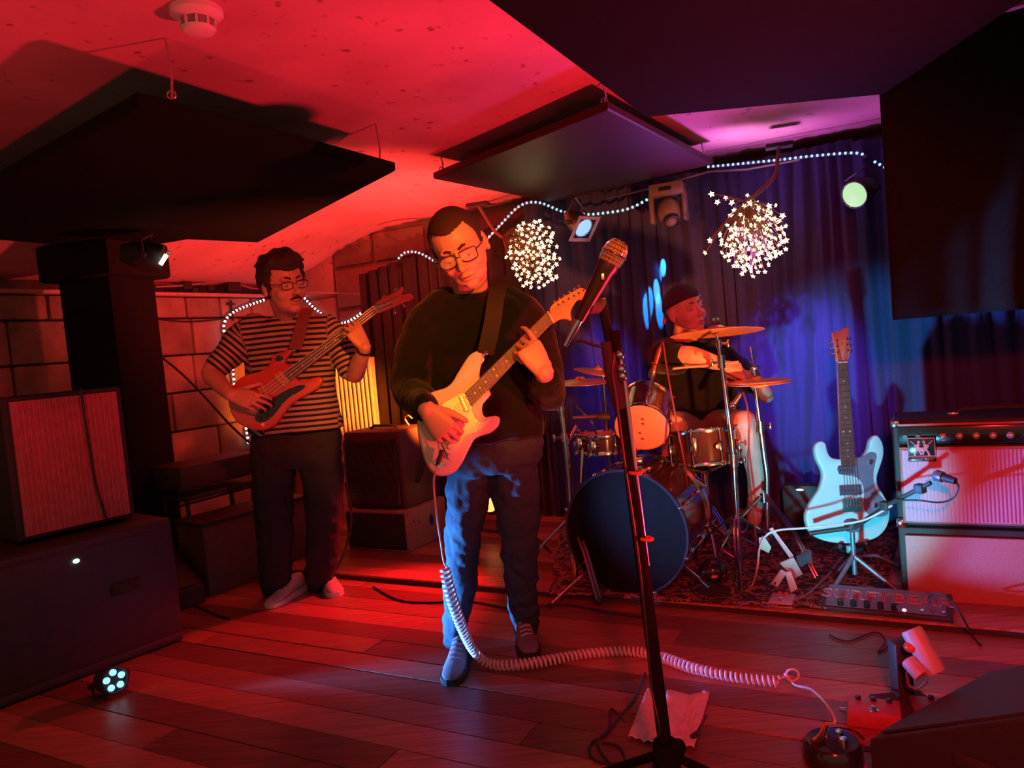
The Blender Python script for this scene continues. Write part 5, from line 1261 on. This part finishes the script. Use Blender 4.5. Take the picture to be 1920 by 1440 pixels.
# ---------------------------------------------------------------- main microphone stand
SY = 1.72; mtp = P(1129, 566, SY); MBx = P(1248, 1405, SY); MB0 = V((MBx.x, SY, 0))
STANDB = mat('stand_black', (.012, .012, .012), .9, spec=.06)
t = thing('microphone_stand', 'tall black microphone stand with a round base in the foreground', 'microphone stand', V((MB0.x, MB0.y, 0)))
m1 = P(1168, 770, SY)
B().tube([V((MB0.x, SY, .10)), MBx, m1], [.0165, .0165, .0155], 16).build('lower_tube', STANDB, t)
B().cyl(V((MB0.x, SY, MBx.z - .05)), V((MB0.x, SY, MBx.z + .02)), .034, .028, 20).build('leg_hub', STANDB, t)
for k in range(3):
    a_ = -2.0 + 2 * PI * k / 3; d_ = V((math.cos(a_), math.sin(a_), 0)); f_0 = MB0 + d_ * .30 + V((0, 0, .012))
    l_ = B().tube([V((MB0.x, SY, MBx.z - .02)) + d_ * .02, f_0], [.011, .010], 10).build('leg', STANDB, t); B().sph(f_0, (.016, .016, .012), None, 12, 8).build('rubber_foot', RUBBER, l_)
    B().tube([V((MB0.x, SY, .11)), MB0 + d_ * .16 + V((0, 0, MBx.z * .48))], .006, 8).build('brace', STANDB, t)
B().sph(P(1272, 1402, SY - .02), (.018, .014, .022), None, 14, 10).build('lock_knob', STANDB, t)
B().tube([m1, mtp], .011, 14).build('upper_tube', STANDB, t)
B().tube([P(1141, 640, 1.720), P(1150, 700, 1.720), P(1166, 765, 1.720)], [.018, .021, .020], 16).build('height_grip', RUBBER, t)
B().box(P(1155, 640, 1.704), (.022, .022, .05), bev=.005).build('boom_joint', CHROME if False else STANDB, t)
bm_ = B().tube([P(1160, 650, 1.704), P(1172, 720, 1.704), P(1191, 880, 1.712), P(1214, 1060, 1.720)], .0055, 10).build('boom_arm', STEEL, t)
for q in ((1191, 886), (1212, 1010)): B().torus(P(q[0], q[1], 1.710), V((.1, 0, 1)), .013, .0045, 20, 8).build('clip_ring', mat('orange_clip', (.5, .16, .06), .5), t)
for q in ((1163, 665), (1166, 692), (1168, 705)): B().sph(P(q[0], q[1], 1.687), (.010, .008, .012), None, 12, 8).build('joint_bolt', CHROME, t)
B().tube([P(1127, 560, 1.720), P(1130, 582, 1.720)], .010, 12).build('threaded_top', BRASS, t)
M0, M1 = P(1152, 474, 1.638), P(1076, 618, 1.663)
md_ = (M1 - M0).normalized()
t = thing('microphone', 'handheld vocal microphone with a wire mesh head on the tall stand', 'microphone', M0)
lat = [(.001, -.030), (.016, -.026), (.0245, -.012), (.0262, .002), (.0255, .014), (.0235, .024)]
B().lathe(lat, M0, md_, 32, False).build('mesh_inner', mat('dark_foam', (.15, .08, .06), .8), t)
wm = B()
for k in range(22):
    a = 2 * PI * k / 22; xx = md_.orthogonal().normalized(); yy = md_.cross(xx); d = xx * math.cos(a) + yy * math.sin(a)
    wm.tube([M0 + md_ * h_ + d * (r_ + .0008) for r_, h_ in lat], .0008, 4)
for r_, h_ in [(.010, -.0285), (.018, -.0245), (.022, -.018), (.0252, -.008), (.0262, .0), (.026, .008), (.0252, .015)]: wm.torus(M0 + md_ * h_, md_, r_ + .0006, .0008, 32, 4)
wm.build('wire_mesh', CHROME, t, kind='stuff')
B().torus(M0 + md_ * .002, md_, .0268, .0022, 40, 8).build('mesh_band', CHROME, t)
B().lathe([(.0235, .022), (.024, .034), (.0205, .045), (.0150, .120), (.0125, .155), (.0125, .165)], M0, md_, 32).build('handle', mat('dark_mic_body', (.02, .018, .018), .35, .3), t)
B().lathe([(.0095, .162), (.0095, .19), (.007, .205), (.0055, .23)], M0, md_, 20).build('connector', CHROME, t)
B().box(M0 + md_ * .060 + V((0, -.022, 0)), (.007, .004, .014), bev=.001).build('switch', STEEL, t)
q = M0 + md_ * .13
B().tube([q + V((.0, 0, 0)), q + V((.028, .04, -.004)), mtp], [.019, .014, .011], 12).build('clip', RUBBER, t)
B().tube(cr([M0 + md_ * .225, P(1074, 640, 1.687), P(1092, 640, 1.704), P(1118, 648, 1.712), P(1143, 652, 1.708), P(1152, 665, 1.700), P(1149, 700, 1.695), P(1157, 760, 1.695), P(1170, 860, 1.700), P(1196, 1040, 1.704), P(1212, 1180, 1.708), P(1222, 1290, 1.708)]+ [P(1238, 1380, 1.70), FL(1222, 1420, .008), FL(1150, 1330, .008), FL(1142, 1365, .008), FL(1120, 1395, .008), FL(1150, 1440, .008)], 6), .0036, 8).build('lead', CABLE, t)

# boom stand at the right amplifier
t = thing('microphone_stand', 'low boom microphone stand in front of the cyan-lit white guitar', 'microphone stand', FL(1596, 1100))
k_ = P(1597, 985, 3.10); ft = V((k_.x, k_.y, 0))
B().tube([k_, V((k_.x, k_.y, .10))], .010, 12).build('post', BLST, t)
B().box(k_, (.05, .04, .055), rotz(.3), bev=.012).build('clutch', BLST, t); B().cyl(k_ - V((0, .03, 0)), k_ + V((0, .03, 0)), .022, .022, 18).build('clutch_disc', BLST, t)
B().tube([P(1518, 1000, 3.16), k_ + V((0, -.03, 0)), P(1670, 944, 2.84), P(1745, 905, 2.70)], [.010, .010, .009, .008], 12).build('boom_arm', BLACK, t)
for q in ((1660, 948, 2.86), (1725, 916, 2.74)): B().box(P(*q), (.035, .035, .035), rotz(.5), bev=.006).build('joint', BLACK, t)
for a in (-.6, 1.7, 3.6):
    f = ft + V((math.cos(a), math.sin(a), 0)) * .2 + V((0, 0, .012)); l_ = B().tube([V((k_.x, k_.y, .18)), f], [.010, .009], 10).build('leg', BLST, t); B().sph(f, .013, None, 10, 8).build('rubber_foot', RUBBER, l_)
t = thing('microphone', 'short black microphone on the boom in front of the amplifier grille', 'microphone', P(1768, 893, 2.67))
a, b = P(1752, 890, 2.71), P(1792, 902, 2.64)
B().tube([b, a.lerp(b, .35)], [.012, .016], 16).build('handle', BLACK, t); B().tube([a.lerp(b, .4), a.lerp(b, .1), a], [.020, .021, .015], 18).build('grille', BLST, t)
B().tube(cr([b, P(1797, 915, 2.64), P(1785, 935, 2.66), P(1760, 942, 2.69), P(1720, 938, 2.74), P(1680, 938, 2.80)], 6), .0035, 7).build('lead', CABLE, t)
WCAB = mat('pink_white_cable', (.7, .6, .62), .4)
t = B().tube(cr([P(1672, 948, 2.83), P(1620, 975, 2.96), P(1560, 985, 3.06), P(1510, 990, 3.10), P(1460, 994, 3.14), P(1436, 1005, 3.16), P(1424, 1030, 3.16), P(1420, 1065, 3.15), FL(1408, 1100, .04), FL(1380, 1112, .04)], 6), .0045, 8).build('cable', WCAB)
tag(t, 'pale cable running from the boom arm down beside the hi-hat legs', 'cable')

# ---------------------------------------------------------------- reverb unit with lettering
u0, u1 = FL(1538, 1158), FL(1788, 1184)
ux = (u1 - u0); ul = ux.length; ux.normalize(); uy = V((-ux.y, ux.x, 0)); Ru = basis(ux, uy, ZU); ud, uh = .17, .062
uf = lambda x, y, z: V((u0.x, u0.y, 0)) + ux * x + uy * y + ZU * z
t = thing('effects_unit', 'long black effects unit with outlined lettering on its top, on the floor before the amplifier', 'effects unit', uf(ul / 2, ud / 2, 0))
hull([uf(x, y, z) for x in (0, ul) for y, z in ((0, 0), (0, uh * .75), (ud, 0), (ud, uh * 1.35))], 'case', BLACK, t, .004)
tn = V((0, -(uh * .6), ud)).normalized()
tb = ux; tw = (uy * ud + ZU * uh * .6).normalized(); tnn = tb.cross(tw)
pt = lambda x, y, h=0: uf(x, 0, uh * .75) + tw * y + tnn * h
B().ringloft([[pt(.02, .012, .001), pt(ul - .02, .012, .001), pt(ul - .02, ud - .005, .001), pt(.02, ud - .005, .001)], [pt(.02, .012, .004), pt(ul - .02, .012, .004), pt(ul - .02, ud - .005, .004), pt(.02, ud - .005, .004)]]).build('top_panel', mat('blue_grey_panel', (.16, .16, .26), .4), t, False)
mm = Matrix((tb, tw, tnn)).transposed().to_4x4(); mm.translation = pt(ul * .50, ud * .56, .0055)
text_obj('SURFYBEAR', .088, 0, mat('pink_print', (.75, .22, .32), .5), 'lettering', t, mm, True, .0014, 1.02)
for k in range(5):
    p = pt(.075 + k * .048, .022, .004); B().cyl(p, p + tnn * .022, .012, .011, 16).build('knob', BLACKG, t)
p = pt(.30, .020, .004); B().sph(p, .008, None, 12, 8).build('power_light', emis('pink_led', (1, .55, .6), 1.5), t)
for k in range(3): p = pt(.36 + k * .035, .02, .004); B().cyl(p, p + tnn * .01, .006, .006, 10).build('toggle', CHROME, t)

# pedals
def pedal(label, o, ang, sz, m, kn=3, foot=True, tilt=.0, km=None, led=None, name='effects_pedal'):
    t = thing(name, label, 'pedal', o); R = rotz(ang); o = V(o)
    f = lambda x, y, z: o + R @ V((x, y, z)); w_, d_, h_ = sz
    B().box(f(0, 0, h_ / 2 + .002), (w_, d_, h_), R, taper=.94, bev=.005).build('case', m, t)
    for k in range(kn): p = f((k - (kn - 1) / 2) * w_ * .28, d_ * .28, h_); B().lathe([(.0085, 0), (.008, .012), (.001, .0135)], p, ZU, 16).build('knob', km or BLACKG, t)
    if foot: B().lathe([(.014, 0), (.014, .004), (.008, .005), (.008, .014), (.001, .015)], f(0, -d_ * .28, h_), ZU, 18).build('footswitch', CHROME, t)
    for s_ in (-1, 1): B().cyl(f(s_ * w_ / 2, .0, h_ * .5), f(s_ * (w_ / 2 + .018), 0, h_ * .5), .008, .007, 12).build('jack_plug', CHROME, t)
    if led: B().sph(f(0, 0, h_ + .002), .004, None, 10, 6).build('indicator', led, t)
    return t
q = FL(1473, 1148); pedal('small lilac pedal with a round red knob at the edge of the rug', V((q.x, q.y + .03, zR if False else 0)), -.5, (.10, .12, .05), mat('lilac_paint', (.5, .42, .55), .4), 2, True, km=mat('red_knob', (.7, .08, .05), .3))
q = FL(1640, 1352); pedal('flat red-topped effects pedal on the floor before the black wedge', q, -.45, (.15, .11, .045), mat('red_pink_paint', (.42, .10, .13), .45), 3)
q = FL(1752, 1352); pedal('rounded dark pedal beside the red-topped one at lower right', V((q.x, q.y, 0)), -.3, (.12, .10, .05), mat('dark_red_paint', (.16, .05, .05), .45), 1)
q = FL(1563, 1428)
t = thing('effects_pedal', 'round black pedal with a gold plug at the end of the coiled cable', 'pedal', q)
B().lathe([(.001, 0), (.075, 0), (.078, .012), (.074, .05), (.066, .060), (.001, .062)], q, ZU, 36).build('case', BLACKG, t)
for dx, dy in ((.028, .02), (.022, -.018), (-.005, .03)): B().lathe([(.012, 0), (.011, .012), (.001, .014)], q + V((dx, dy, .061)), ZU, 16).build('knob', CHROME, t)
a = q + V((-.035, .0, .066)); pg = B().tube([a + V((-.02, -.015, 0)), a + V((.01, .005, .006)), a + V((.03, .02, .03))], [.010, .010, .007], 12).build('gold_plug', mat('gold_metal', (.9, .55, .25), .25, 1), t)
PLUG = a + V((.03, .02, .03))

# ---------------------------------------------------------------- coiled cable
COIL = mat('pale_coil_cable', (.72, .62, .66), .4)
path = cr([P(835, 1066, 2.56), P(838, 1085, 2.56), P(850, 1130, 2.57), P(868, 1180, 2.62), P(888, 1220, 2.70), FL(915, 1243, .022), FL(960, 1247, .020), FL(1020, 1240, .020), FL(1100, 1226, .020), FL(1180, 1221, .020), FL(1235, 1231, .020), FL(1300, 1253, .020), FL(1380, 1270, .020), FL(1462, 1278, .020)], 12)
acc = [0]
for i in range(1, len(path)): acc.append(acc[-1] + (path[i] - path[i - 1]).length)
def along(s_):
    import bisect
    i = min(max(bisect.bisect_right(acc, s_) - 1, 0), len(path) - 2); u = (s_ - acc[i]) / max(1e-6, acc[i + 1] - acc[i]); return path[i].lerp(path[i + 1], u), (path[i + 1] - path[i]).normalized()
pts = []; pitch = .0170; n_ = int(acc[-1] / pitch) ; x = V((0, 0, 1))
for k in range(n_ * 10 + 1):
    s_ = acc[-1] * k / (n_ * 10); c, tt = along(s_); x = (x - tt * x.dot(tt)).normalized(); y = tt.cross(x); a = 2 * PI * k / 10
    pts.append(c + (x * math.cos(a) + y * math.sin(a)) * (.0155 + .002 * math.sin(k * .02)))
t = thing('coiled_cable', 'long pink-white coiled guitar cable from the ivory guitar across the floor', 'cable', path[0])
B().tube(pts, .0050, 6).build('coil', COIL, t)
lp = [path[-1] + V((.02 + .022 * (1 - math.cos(a)), 0, .018 + .020 * math.sin(a))) for a in [0, 1, 2, 3, 4, 5, 6, 6.6]]
B().tube(cr([pts[-1]] + lp + [FL(1490, 1284, .02), FL(1520, 1292, .06), FL(1548, 1318, .10), FL(1566, 1352, .12), PLUG], 5), .0036, 7).build('end_lead', COIL, t)
j0 = gf((*gl((824, 868)), .012))
B().tube(cr([j0, j0 + V((-.012, -.02, -.02)), P(813, 905, 2.42), P(818, 960, 2.47), P(827, 1020, 2.53), P(833, 1055, 2.56), pts[0]], 6), .0034, 7).build('start_lead', COIL, t)
B().tube([gf((*gl((828, 845)), .022)), gf((*gl((820, 872)), .018))], [.0075, .0065], 12).build('jack_plug', BLACK, t)

# other cables
def cable(label, pts, r=.0042, m=CABLE, name='cable'):
    return tag(B().tube(cr(pts, 6), r, 7).build(name, m), label, 'cable')
f_ = lambda pts, z=.006: [FL(a, b, z) for a, b in pts]
cable('black cable lying along the front of the riser behind the right boot', f_([(700, 1100), (760, 1128), (880, 1128), (960, 1140), (1060, 1134), (1150, 1150), (1230, 1160)]), .005)
cable('black cable looping on the planks left of the microphone base', f_([(1210, 1262), (1190, 1310), (1160, 1345), (1135, 1378), (1110, 1392), (1105, 1410), (1120, 1428), (1160, 1432), (1172, 1425), (1160, 1400), (1130, 1392)]), .004)
cable('thin kinked cable on the floor under the effects unit', f_([(1555, 1190), (1590, 1202), (1640, 1185), (1660, 1200), (1648, 1222), (1700, 1190), (1720, 1210)]), .003)
cable('black cable curving over the lettered effects unit to the wedge', [FL(1745, 1130, .09), P(1742, 1120, 2.8), P(1752, 1112, 2.75), P(1775, 1122, 2.6), P(1800, 1150, 2.5), FL(1822, 1190, .01), FL(1840, 1210, .01)], .004)
cable('black cable coiled by the lower cabinet at the right edge', f_([(1700, 1128), (1760, 1150), (1830, 1150), (1850, 1125), (1900, 1120), (1930, 1140), (1880, 1152), (1840, 1148), (1950, 1180)]), .005)
cable('thin dark cable around the round black pedal', f_([(1620, 1385), (1600, 1370), (1560, 1365), (1525, 1385), (1518, 1415), (1540, 1440), (1560, 1460)]), .003)
cable('red-lit cable running from the pedals to the wedge', f_([(1600, 1370), (1625, 1400), (1680, 1408), (1740, 1400), (1775, 1390)]), .0032, MATS['dark_red_cable'])
cable('cable hanging from the bass amplifier down to the riser behind the bassist', [P(648, 905, 4.3), P(655, 940, 4.3), P(658, 980, 4.3), P(650, 1020, 4.3), FL(632, 1062, .04), FL(618, 1075, .04)], .009, mat('dark_lead', (.14, .07, .06), .5))
cable('black cable trailing at left beside the wedge monitor', f_([(318, 1072), (335, 1100), (352, 1125), (400, 1150), (430, 1160)]), .006)
cable('cable looped on the rug behind the round black microphone', [FL(a, b, .043) for a, b in [(1290, 1092), (1310, 1120), (1370, 1128), (1420, 1120), (1440, 1095), (1415, 1075), (1380, 1085), (1400, 1120), (1450, 1128)]], .005)
cable('second thin cable on the rug beside the lilac pedal', [FL(a, b, .043) for a, b in [(1380, 1140), (1410, 1128), (1440, 1138), (1470, 1120), (1500, 1122), (1530, 1100), (1560, 1070)]], .004, mat('violet_cable', (.3, .25, .4), .4))

# papers
PAPER = mat('white_paper', (.72, .62, .62), .8, scale=60, bump=.3)
def sheet(label, cs, amp=.010, seed=0, fold=0):
    nu = nv = 22; vs_ = []; fs = []
    for i in range(nu + 1):
        for j in range(nv + 1):
            u, v = i / nu, j / nv; q = cs[0] * (1 - u) * (1 - v) + cs[1] * u * (1 - v) + cs[2] * u * v + cs[3] * (1 - u) * v
            h = abs(noise.noise(V((u * 4 + seed, v * 4, seed)))) * amp + abs(math.sin(PI * (u - .5) * 1.0 + fold)) * amp * .6
            vs_.append((q.x, q.y, q.z + .003 + h))
    for i in range(nu):
        for j in range(nv): a = i * (nv + 1) + j; fs.append((a, a + nv + 1, a + nv + 2, a + 1))
    o = B().add(vs_, fs).build('paper_sheet', PAPER, None, True, angle=25); sm = o.modifiers.new('t', 'SOLIDIFY'); sm.thickness = .0008
    tag(o, label, 'paper', 'crumpled set lists under the microphone stand')
sheet('crumpled paper left of the tall microphone pole', [FL(1178, 1388), FL(1238, 1400), FL(1246, 1302), FL(1214, 1297)], .014, 3)
sheet('crumpled paper right of the tall microphone pole', [FL(1236, 1392), FL(1302, 1412), FL(1332, 1306), FL(1252, 1302)], .020, 8)
t = thing('base_clip', 'small black clip lying on the right-hand paper', 'clip', FL(1304, 1378, .02))
B().box(FL(1303, 1378, .035), (.03, .014, .012), rotz(.7), bev=.003).build('jaw', BLACK, t); B().tube([FL(1325, 1342, .03), FL(1303, 1378, .04)], .003, 6).build('wire', BLACK, t)

# right foreground lamp with pale tubes
q0 = P(1695, 1262, 2.15)
t = thing('clamp_light', 'dark clamp lamp with pale tilted tubes in front of the corner wedge', 'stage light', V((q0.x, q0.y, 0)))
B().box(P(1690, 1262, 2.2), (.05, .05, .20), bev=.006).build('post', BLACK, t)
B().box(V((q0.x, q0.y, .02)), (.16, .14, .04), bev=.008).build('base', BLACKM, t)
PALET = mat('pale_plastic_tube', (.55, .5, .58), .45)
def tube2(a, b, r, name): 
    d = (b - a).normalized(); B().lathe([(.001, 0), (r * .9, 0), (r, .006), (r, (b - a).length - .006), (r * .9, (b - a).length), (.001, (b - a).length)], a, d, 24).build(name, PALET, t)
tube2(P(1708, 1180, 2.12), P(1755, 1262, 2.06), .030, 'tube')
tube2(P(1702, 1238, 2.10), P(1728, 1268, 2.06), .022, 'tube')
B().sph(P(1708, 1213, 2.1), (.02, .02, .016), None, 14, 10).build('knob', mat('red_knob', (.7, .08, .05), .3), t)
B().tube(cr([P(1700, 1260, 2.1), P(1705, 1285, 2.1), P(1722, 1290, 2.08), P(1738, 1278, 2.06)], 5), .004, 7).build('lead', MATS['dark_red_cable'], t)

# red par lamp on the floor behind the front man
t = thing('stage_light', 'red floor light glowing behind the front man near the bass amplifier', 'stage light', V((RED_PAR.x, RED_PAR.y, zR)))
rd_ = V((-.50, -.75, .30)).normalized(); rp = P(920, 940, 4.62)
B().lathe([(.001, -.13), (.05, -.12), (.07, -.08), (.075, 0), (.078, .01), (.070, .012), (.068, 0), (.001, -.004)], rp, rd_, 30).build('housing', BLACK, t)
B().lathe([(.066, 0), (.05, .003), (.001, .004)], rp, rd_, 30).build('lens', emis('red_lens', (1, .35, .1), 2.5), t)
xs = rd_.cross(ZU).normalized()
B().tube([rp + xs * .085, V((rp.x, rp.y, zR + .01)) + xs * .085, V((rp.x, rp.y, zR + .01)) - xs * .085, rp - xs * .085], .008, 8).build('yoke', BLACK, t)

# ---------------------------------------------------------------- hung lamps
def par(label, c, d, r, L, lens, body=BLACK, gel=None, hang=None, group=None):
    t = thing('stage_light', label, 'stage light', c, group); d = V(d).normalized(); c = V(c); xs = d.cross(ZU).normalized(); ys = xs.cross(d)
    B().lathe([(.001, -L), (r * .55, -L * .97), (r * .8, -L * .75), (r, -L * .45), (r, 0), (r * .94, 0), (r * .92, -.01), (.001, -.012)], c, d, 36).build('housing', body, t)
    if lens:
        l_ = B().lathe([(r * .9, -.006), (r * .6, .002), (.001, .004)], c, d, 32).build('lens', lens, t)
        for k in range(-3, 4): B().tube([c + d * .004 + ys * r * .25 * k - xs * r * .8 * math.sqrt(max(.05, 1 - (k / 3.8) ** 2)), c + d * .004 + ys * r * .25 * k + xs * r * .8 * math.sqrt(max(.05, 1 - (k / 3.8) ** 2))], .0012, 5).build('lens_ridge', lens, l_)
    if gel:
        fb = B(); o_, i_ = r * 1.35, r * 1.02
        for a, b in (((-o_, -o_), (o_, -i_)), ((-o_, i_), (o_, o_)), ((-o_, -i_), (-i_, i_)), ((i_, -i_), (o_, i_))):
            fb.box(c + d * .008 + xs * (a[0] + b[0]) / 2 + ys * (a[1] + b[1]) / 2, (b[0] - a[0], b[1] - a[1], .005), basis(xs, ys, d))
        fb.build('filter_frame', gel, t, False)
    yb = B(); hp = V(hang) if hang is not None else c + V((0, 0, .15)); m_ = c - d * L * .4
    yb.tube([m_ + xs * (r + .012), m_ + xs * (r + .012) + V((0, 0, r)), hp, m_ - xs * (r + .012) + V((0, 0, r)), m_ - xs * (r + .012)], .006, 8); yb.build('yoke', body, t)
    for s_ in (-1, 1): B().cyl(m_ + xs * s_ * r * .95, m_ + xs * s_ * (r + .03), .014, .014, 14).build('knob', RUBBER, t)
    return t
bp_ = oncurt(1095, 428, .30)
par('blue hanging lamp with a square filter frame, left of the black panel corner', bp_, IV(.50, -.62, -.55), .062, .17, emis('blue_lens', (.32, .62, 1.0), 1.1), mat('grey_lamp_body', (.3, .22, .2), .35, .7), mat('blue_gel_frame', (.30, .36, .85), .5), oncurt(1078, 370, .25))
gp_ = oncurt(1601, 366, .25)
par('green-white hanging lamp at upper right before the blue curtain', gp_, IV(-.75, -.42, -.50), .070, .17, emis('green_lens', (.50, .88, .42), .95), BLACK, None, oncurt(1625, 310, .25))
# moving head, pale housing, off
q = oncurt(1254, 392, .22)
t = thing('moving_head_light', 'grey moving head lamp hung from the ceiling, unlit', 'stage light', q)
GH = mat('grey_plastic_housing', (.20, .17, .16), .4)
B().box(q + V((0, 0, .105)), (.19, .14, .07), rotz(-.4), bev=.012).build('base', GH, t)
for s_ in (-1, 1): B().box(q + rotz(-.4) @ V((s_ * .092, 0, .01)), (.024, .09, .17), rotz(-.4), bev=.01).build('yoke_arm', GH, t)
B().sph(q - V((0, 0, .02)), (.068, .07, .085), rotz(-.4), 28, 18).build('head', GH, t)
B().lathe([(.045, -.01), (.047, .015), (.038, .018), (.036, .004), (.001, .002)], q + V((.0, -.045, -.07)), (.1, -.55, -.8), 26).build('lens_ring', BLACK, t)
B().box(q + rotz(-.4) @ V((0, -.072, .105)), (.07, .004, .02), rotz(-.4)).build('display', BLACKG, t)
# lamp hung at left by the pillar
q = P(305, 486, 3.9)
t = par('black lamp at left by the pillar with a bright white slit', q, IV(.75, -.1, .25), .075, .20, None, BLACKM, None, P(285, 440, 3.9))
B().tube([P(301, 496, 3.82), P(312, 478, 3.82)], [.010, .011], 10).build('lamp_slit', emis('white_slit', (1, .9, .8), 6), t)
B().torus(P(317, 475, 3.82), V((.3, -1, 0)), .010, .004, 16, 6).build('catch', mat('white_metal', (.8, .75, .7), .3), t)
B().sph(P(265, 493, 3.85), (.014, .008, .008), None, 10, 8).build('indicator', emis('orange_led', (1, .3, .12), 5), t)

# ---------------------------------------------------------------- branch ornaments with star lamps
WARM = emis('warm_star_lamp', (1.0, .72, .32), 4.2)
TWIG = mat('brown_twig', (.22, .11, .07), .7)
star = None
def star_mesh(r):
    bb = B(); n = 5; rings = []
    pf = [(r * (1 if k % 2 == 0 else .50) * math.cos(PI * k / n), r * (1 if k % 2 == 0 else .50) * math.sin(PI * k / n)) for k in range(2 * n)]
    vs_ = [(x, y, 0) for x, y in pf] + [(0, 0, r * .5), (0, 0, -r * .5)]; fs = []
    for k in range(2 * n): fs += [(k, (k + 1) % (2 * n), 2 * n), ((k + 1) % (2 * n), k, 2 * n + 1)]
    me = bpy.data.meshes.new('star_lamp'); me.from_pydata(vs_, [], fs); me.materials.append(WARM); return me
SM = star_mesh(.0165)
def ornament(label, cpx, rpx, Y, n, clamp_px, stem, seed, extra=()):
    rnd = random.Random(seed); c = P(cpx[0], cpx[1], Y)
    t = thing('branch_ornament', label, 'ornament', c, 'glowing branch ornaments hung before the curtain')
    s_ = Y / F_PX; tw = B(); hub = P(stem[-1][0], stem[-1][1], Y)
    cl = P(clamp_px[0], clamp_px[1], Y)
    B().box(cl, (.13, .07, .022), rotz(-.3), bev=.004).build('ceiling_clamp', BLACK, t)
    B().tube(cr([cl] + [P(a, b, Y) for a, b in stem], 5), [.012] * 1 + [.010] * (5 * len(stem)), 8).build('branch', TWIG, t)
    pl_ = []; tries = 0
    while len(pl_) < n and tries < 9000:
        tries += 1; x, y, z = rnd.gauss(0, .5), rnd.gauss(0, .5), rnd.gauss(0, .5)
        if x * x + y * y + z * z > 1.1: continue
        p = (cpx[0] + x * rpx[0] + y * rpx[2], cpx[1] - y * rpx[1], z)
        if all((p[0] - q[0]) ** 2 + (p[1] - q[1]) ** 2 > 52 for q in pl_): pl_.append(p)
    pl_ += [(a, b, 0) for a, b in extra]
    for px, py, z in pl_:
        p = P(px, py, Y + z * rpx[0] * s_ * .9)
        o = bpy.data.objects.new('star_lamp', SM); COL.objects.link(o); o.parent = t; o.location = p - c
        o.rotation_euler = (Matrix.Rotation(rnd.uniform(-.7, .7), 3, 'Z') @ Matrix.Rotation(PI / 2 + rnd.uniform(-.6, .6), 3, 'X') @ Matrix.Rotation(rnd.uniform(0, 6), 3, 'Z')).to_euler(); k = rnd.uniform(.75, 1.15); o.scale = (k, k, k)
        m_ = hub.lerp(p, .5) + V((rnd.uniform(-.02, .02), rnd.uniform(-.02, .02), rnd.uniform(0, .03)))
        tw.tube(cr([hub, m_, p], 3), [.0022] * 7, 4)
    tw.build('twigs', TWIG, t, True, kind='stuff')
ornament('round glowing branch ornament right behind the front man', (1000, 478), (52, 66, 0), oncurt(1000, 475, .45).y, 104, (896, 384), [(903, 395), (925, 430), (942, 445)], 5)
ornament('larger glowing branch ornament above the drummer', (1415, 447), (62, 72, 8), oncurt(1410, 440, .45).y, 128, (1461, 273), [(1458, 300), (1452, 330), (1425, 358), (1400, 380)], 9, [(1334, 364), (1345, 379), (1361, 371), (1372, 380), (1401, 366), (1331, 451), (1322, 474), (1350, 440)])

# the moving head throws four pale blue petals on the curtain (a real patterned beam)
hd0 = oncurt(1250, 420, .30)
for (px, py, tilt_) in ((1214, 575, .0), (1231, 548, 0), (1236, 580, 0), (1243, 505, 0)):
    l = bpy.data.lights.new('petal_beam', 'SPOT'); l.color = (.06, .75, 1.0); l.energy = 170; l.spot_size = math.radians(14); l.spot_blend = .35; l.shadow_soft_size = .004
    o = bpy.data.objects.new('petal_beam', l); COL.objects.link(o); o.location = hd0; aim(o, oncurt(px, py, 0)); o.scale = (.36, 1.0, 1)

q = oncurt(1505, 914, .22)
t = thing('power_supply', 'small black box with two pale blue lights at the foot of the curtain', 'power supply', V((q.x, q.y, 0)))
B().box(V((q.x, q.y, q.z / 2 + .01)), (.20, .09, q.z + .02), rotz(-.49), bev=.008).build('case', BLACK, t)
for k in (-.035, .02): B().sph(q + V((k, -.05, 0)), (.020, .006, .006), rotz(-.49), 12, 8).build('light_strip', emis('pale_blue_led', (.45, .8, 1), 1.6), t)

t = thing('stage_light', 'red lamp added out of sight on a short pole behind the front man, lighting the ribbed radiator', 'stage light', V((RED_TOP.x + .10, RED_TOP.y - .02, zR)))
rd2 = V((-.80, .45, .15)).normalized(); rc = RED_TOP - rd2 * .04 + V((0, 0, -.0))
rc = RED_TOP - rd2 * .06
B().lathe([(.001, -.13), (.05, -.12), (.065, -.08), (.070, 0), (.073, .01), (.066, .012), (.064, 0), (.001, -.004)], rc, rd2, 30).build('housing', BLACK, t)
B().lathe([(.062, 0), (.05, .003), (.001, .004)], rc, rd2, 30).build('lens', emis('red_lens', (1, .35, .1), 2.5), t)
B().tube([rc - rd2 * .07 - V((0, 0, .06)), V((rc.x + .06, rc.y - .03, .10))], .012, 12).build('pole', BLACK, t)
for k in range(3):
    a_ = k * 2.1; B().tube([V((rc.x + .06, rc.y - .03, .22)), V((rc.x + .06 + .15 * math.cos(a_), rc.y - .03 + .15 * math.sin(a_), zR + .012))], .008, 8).build('leg', BLACK, t)
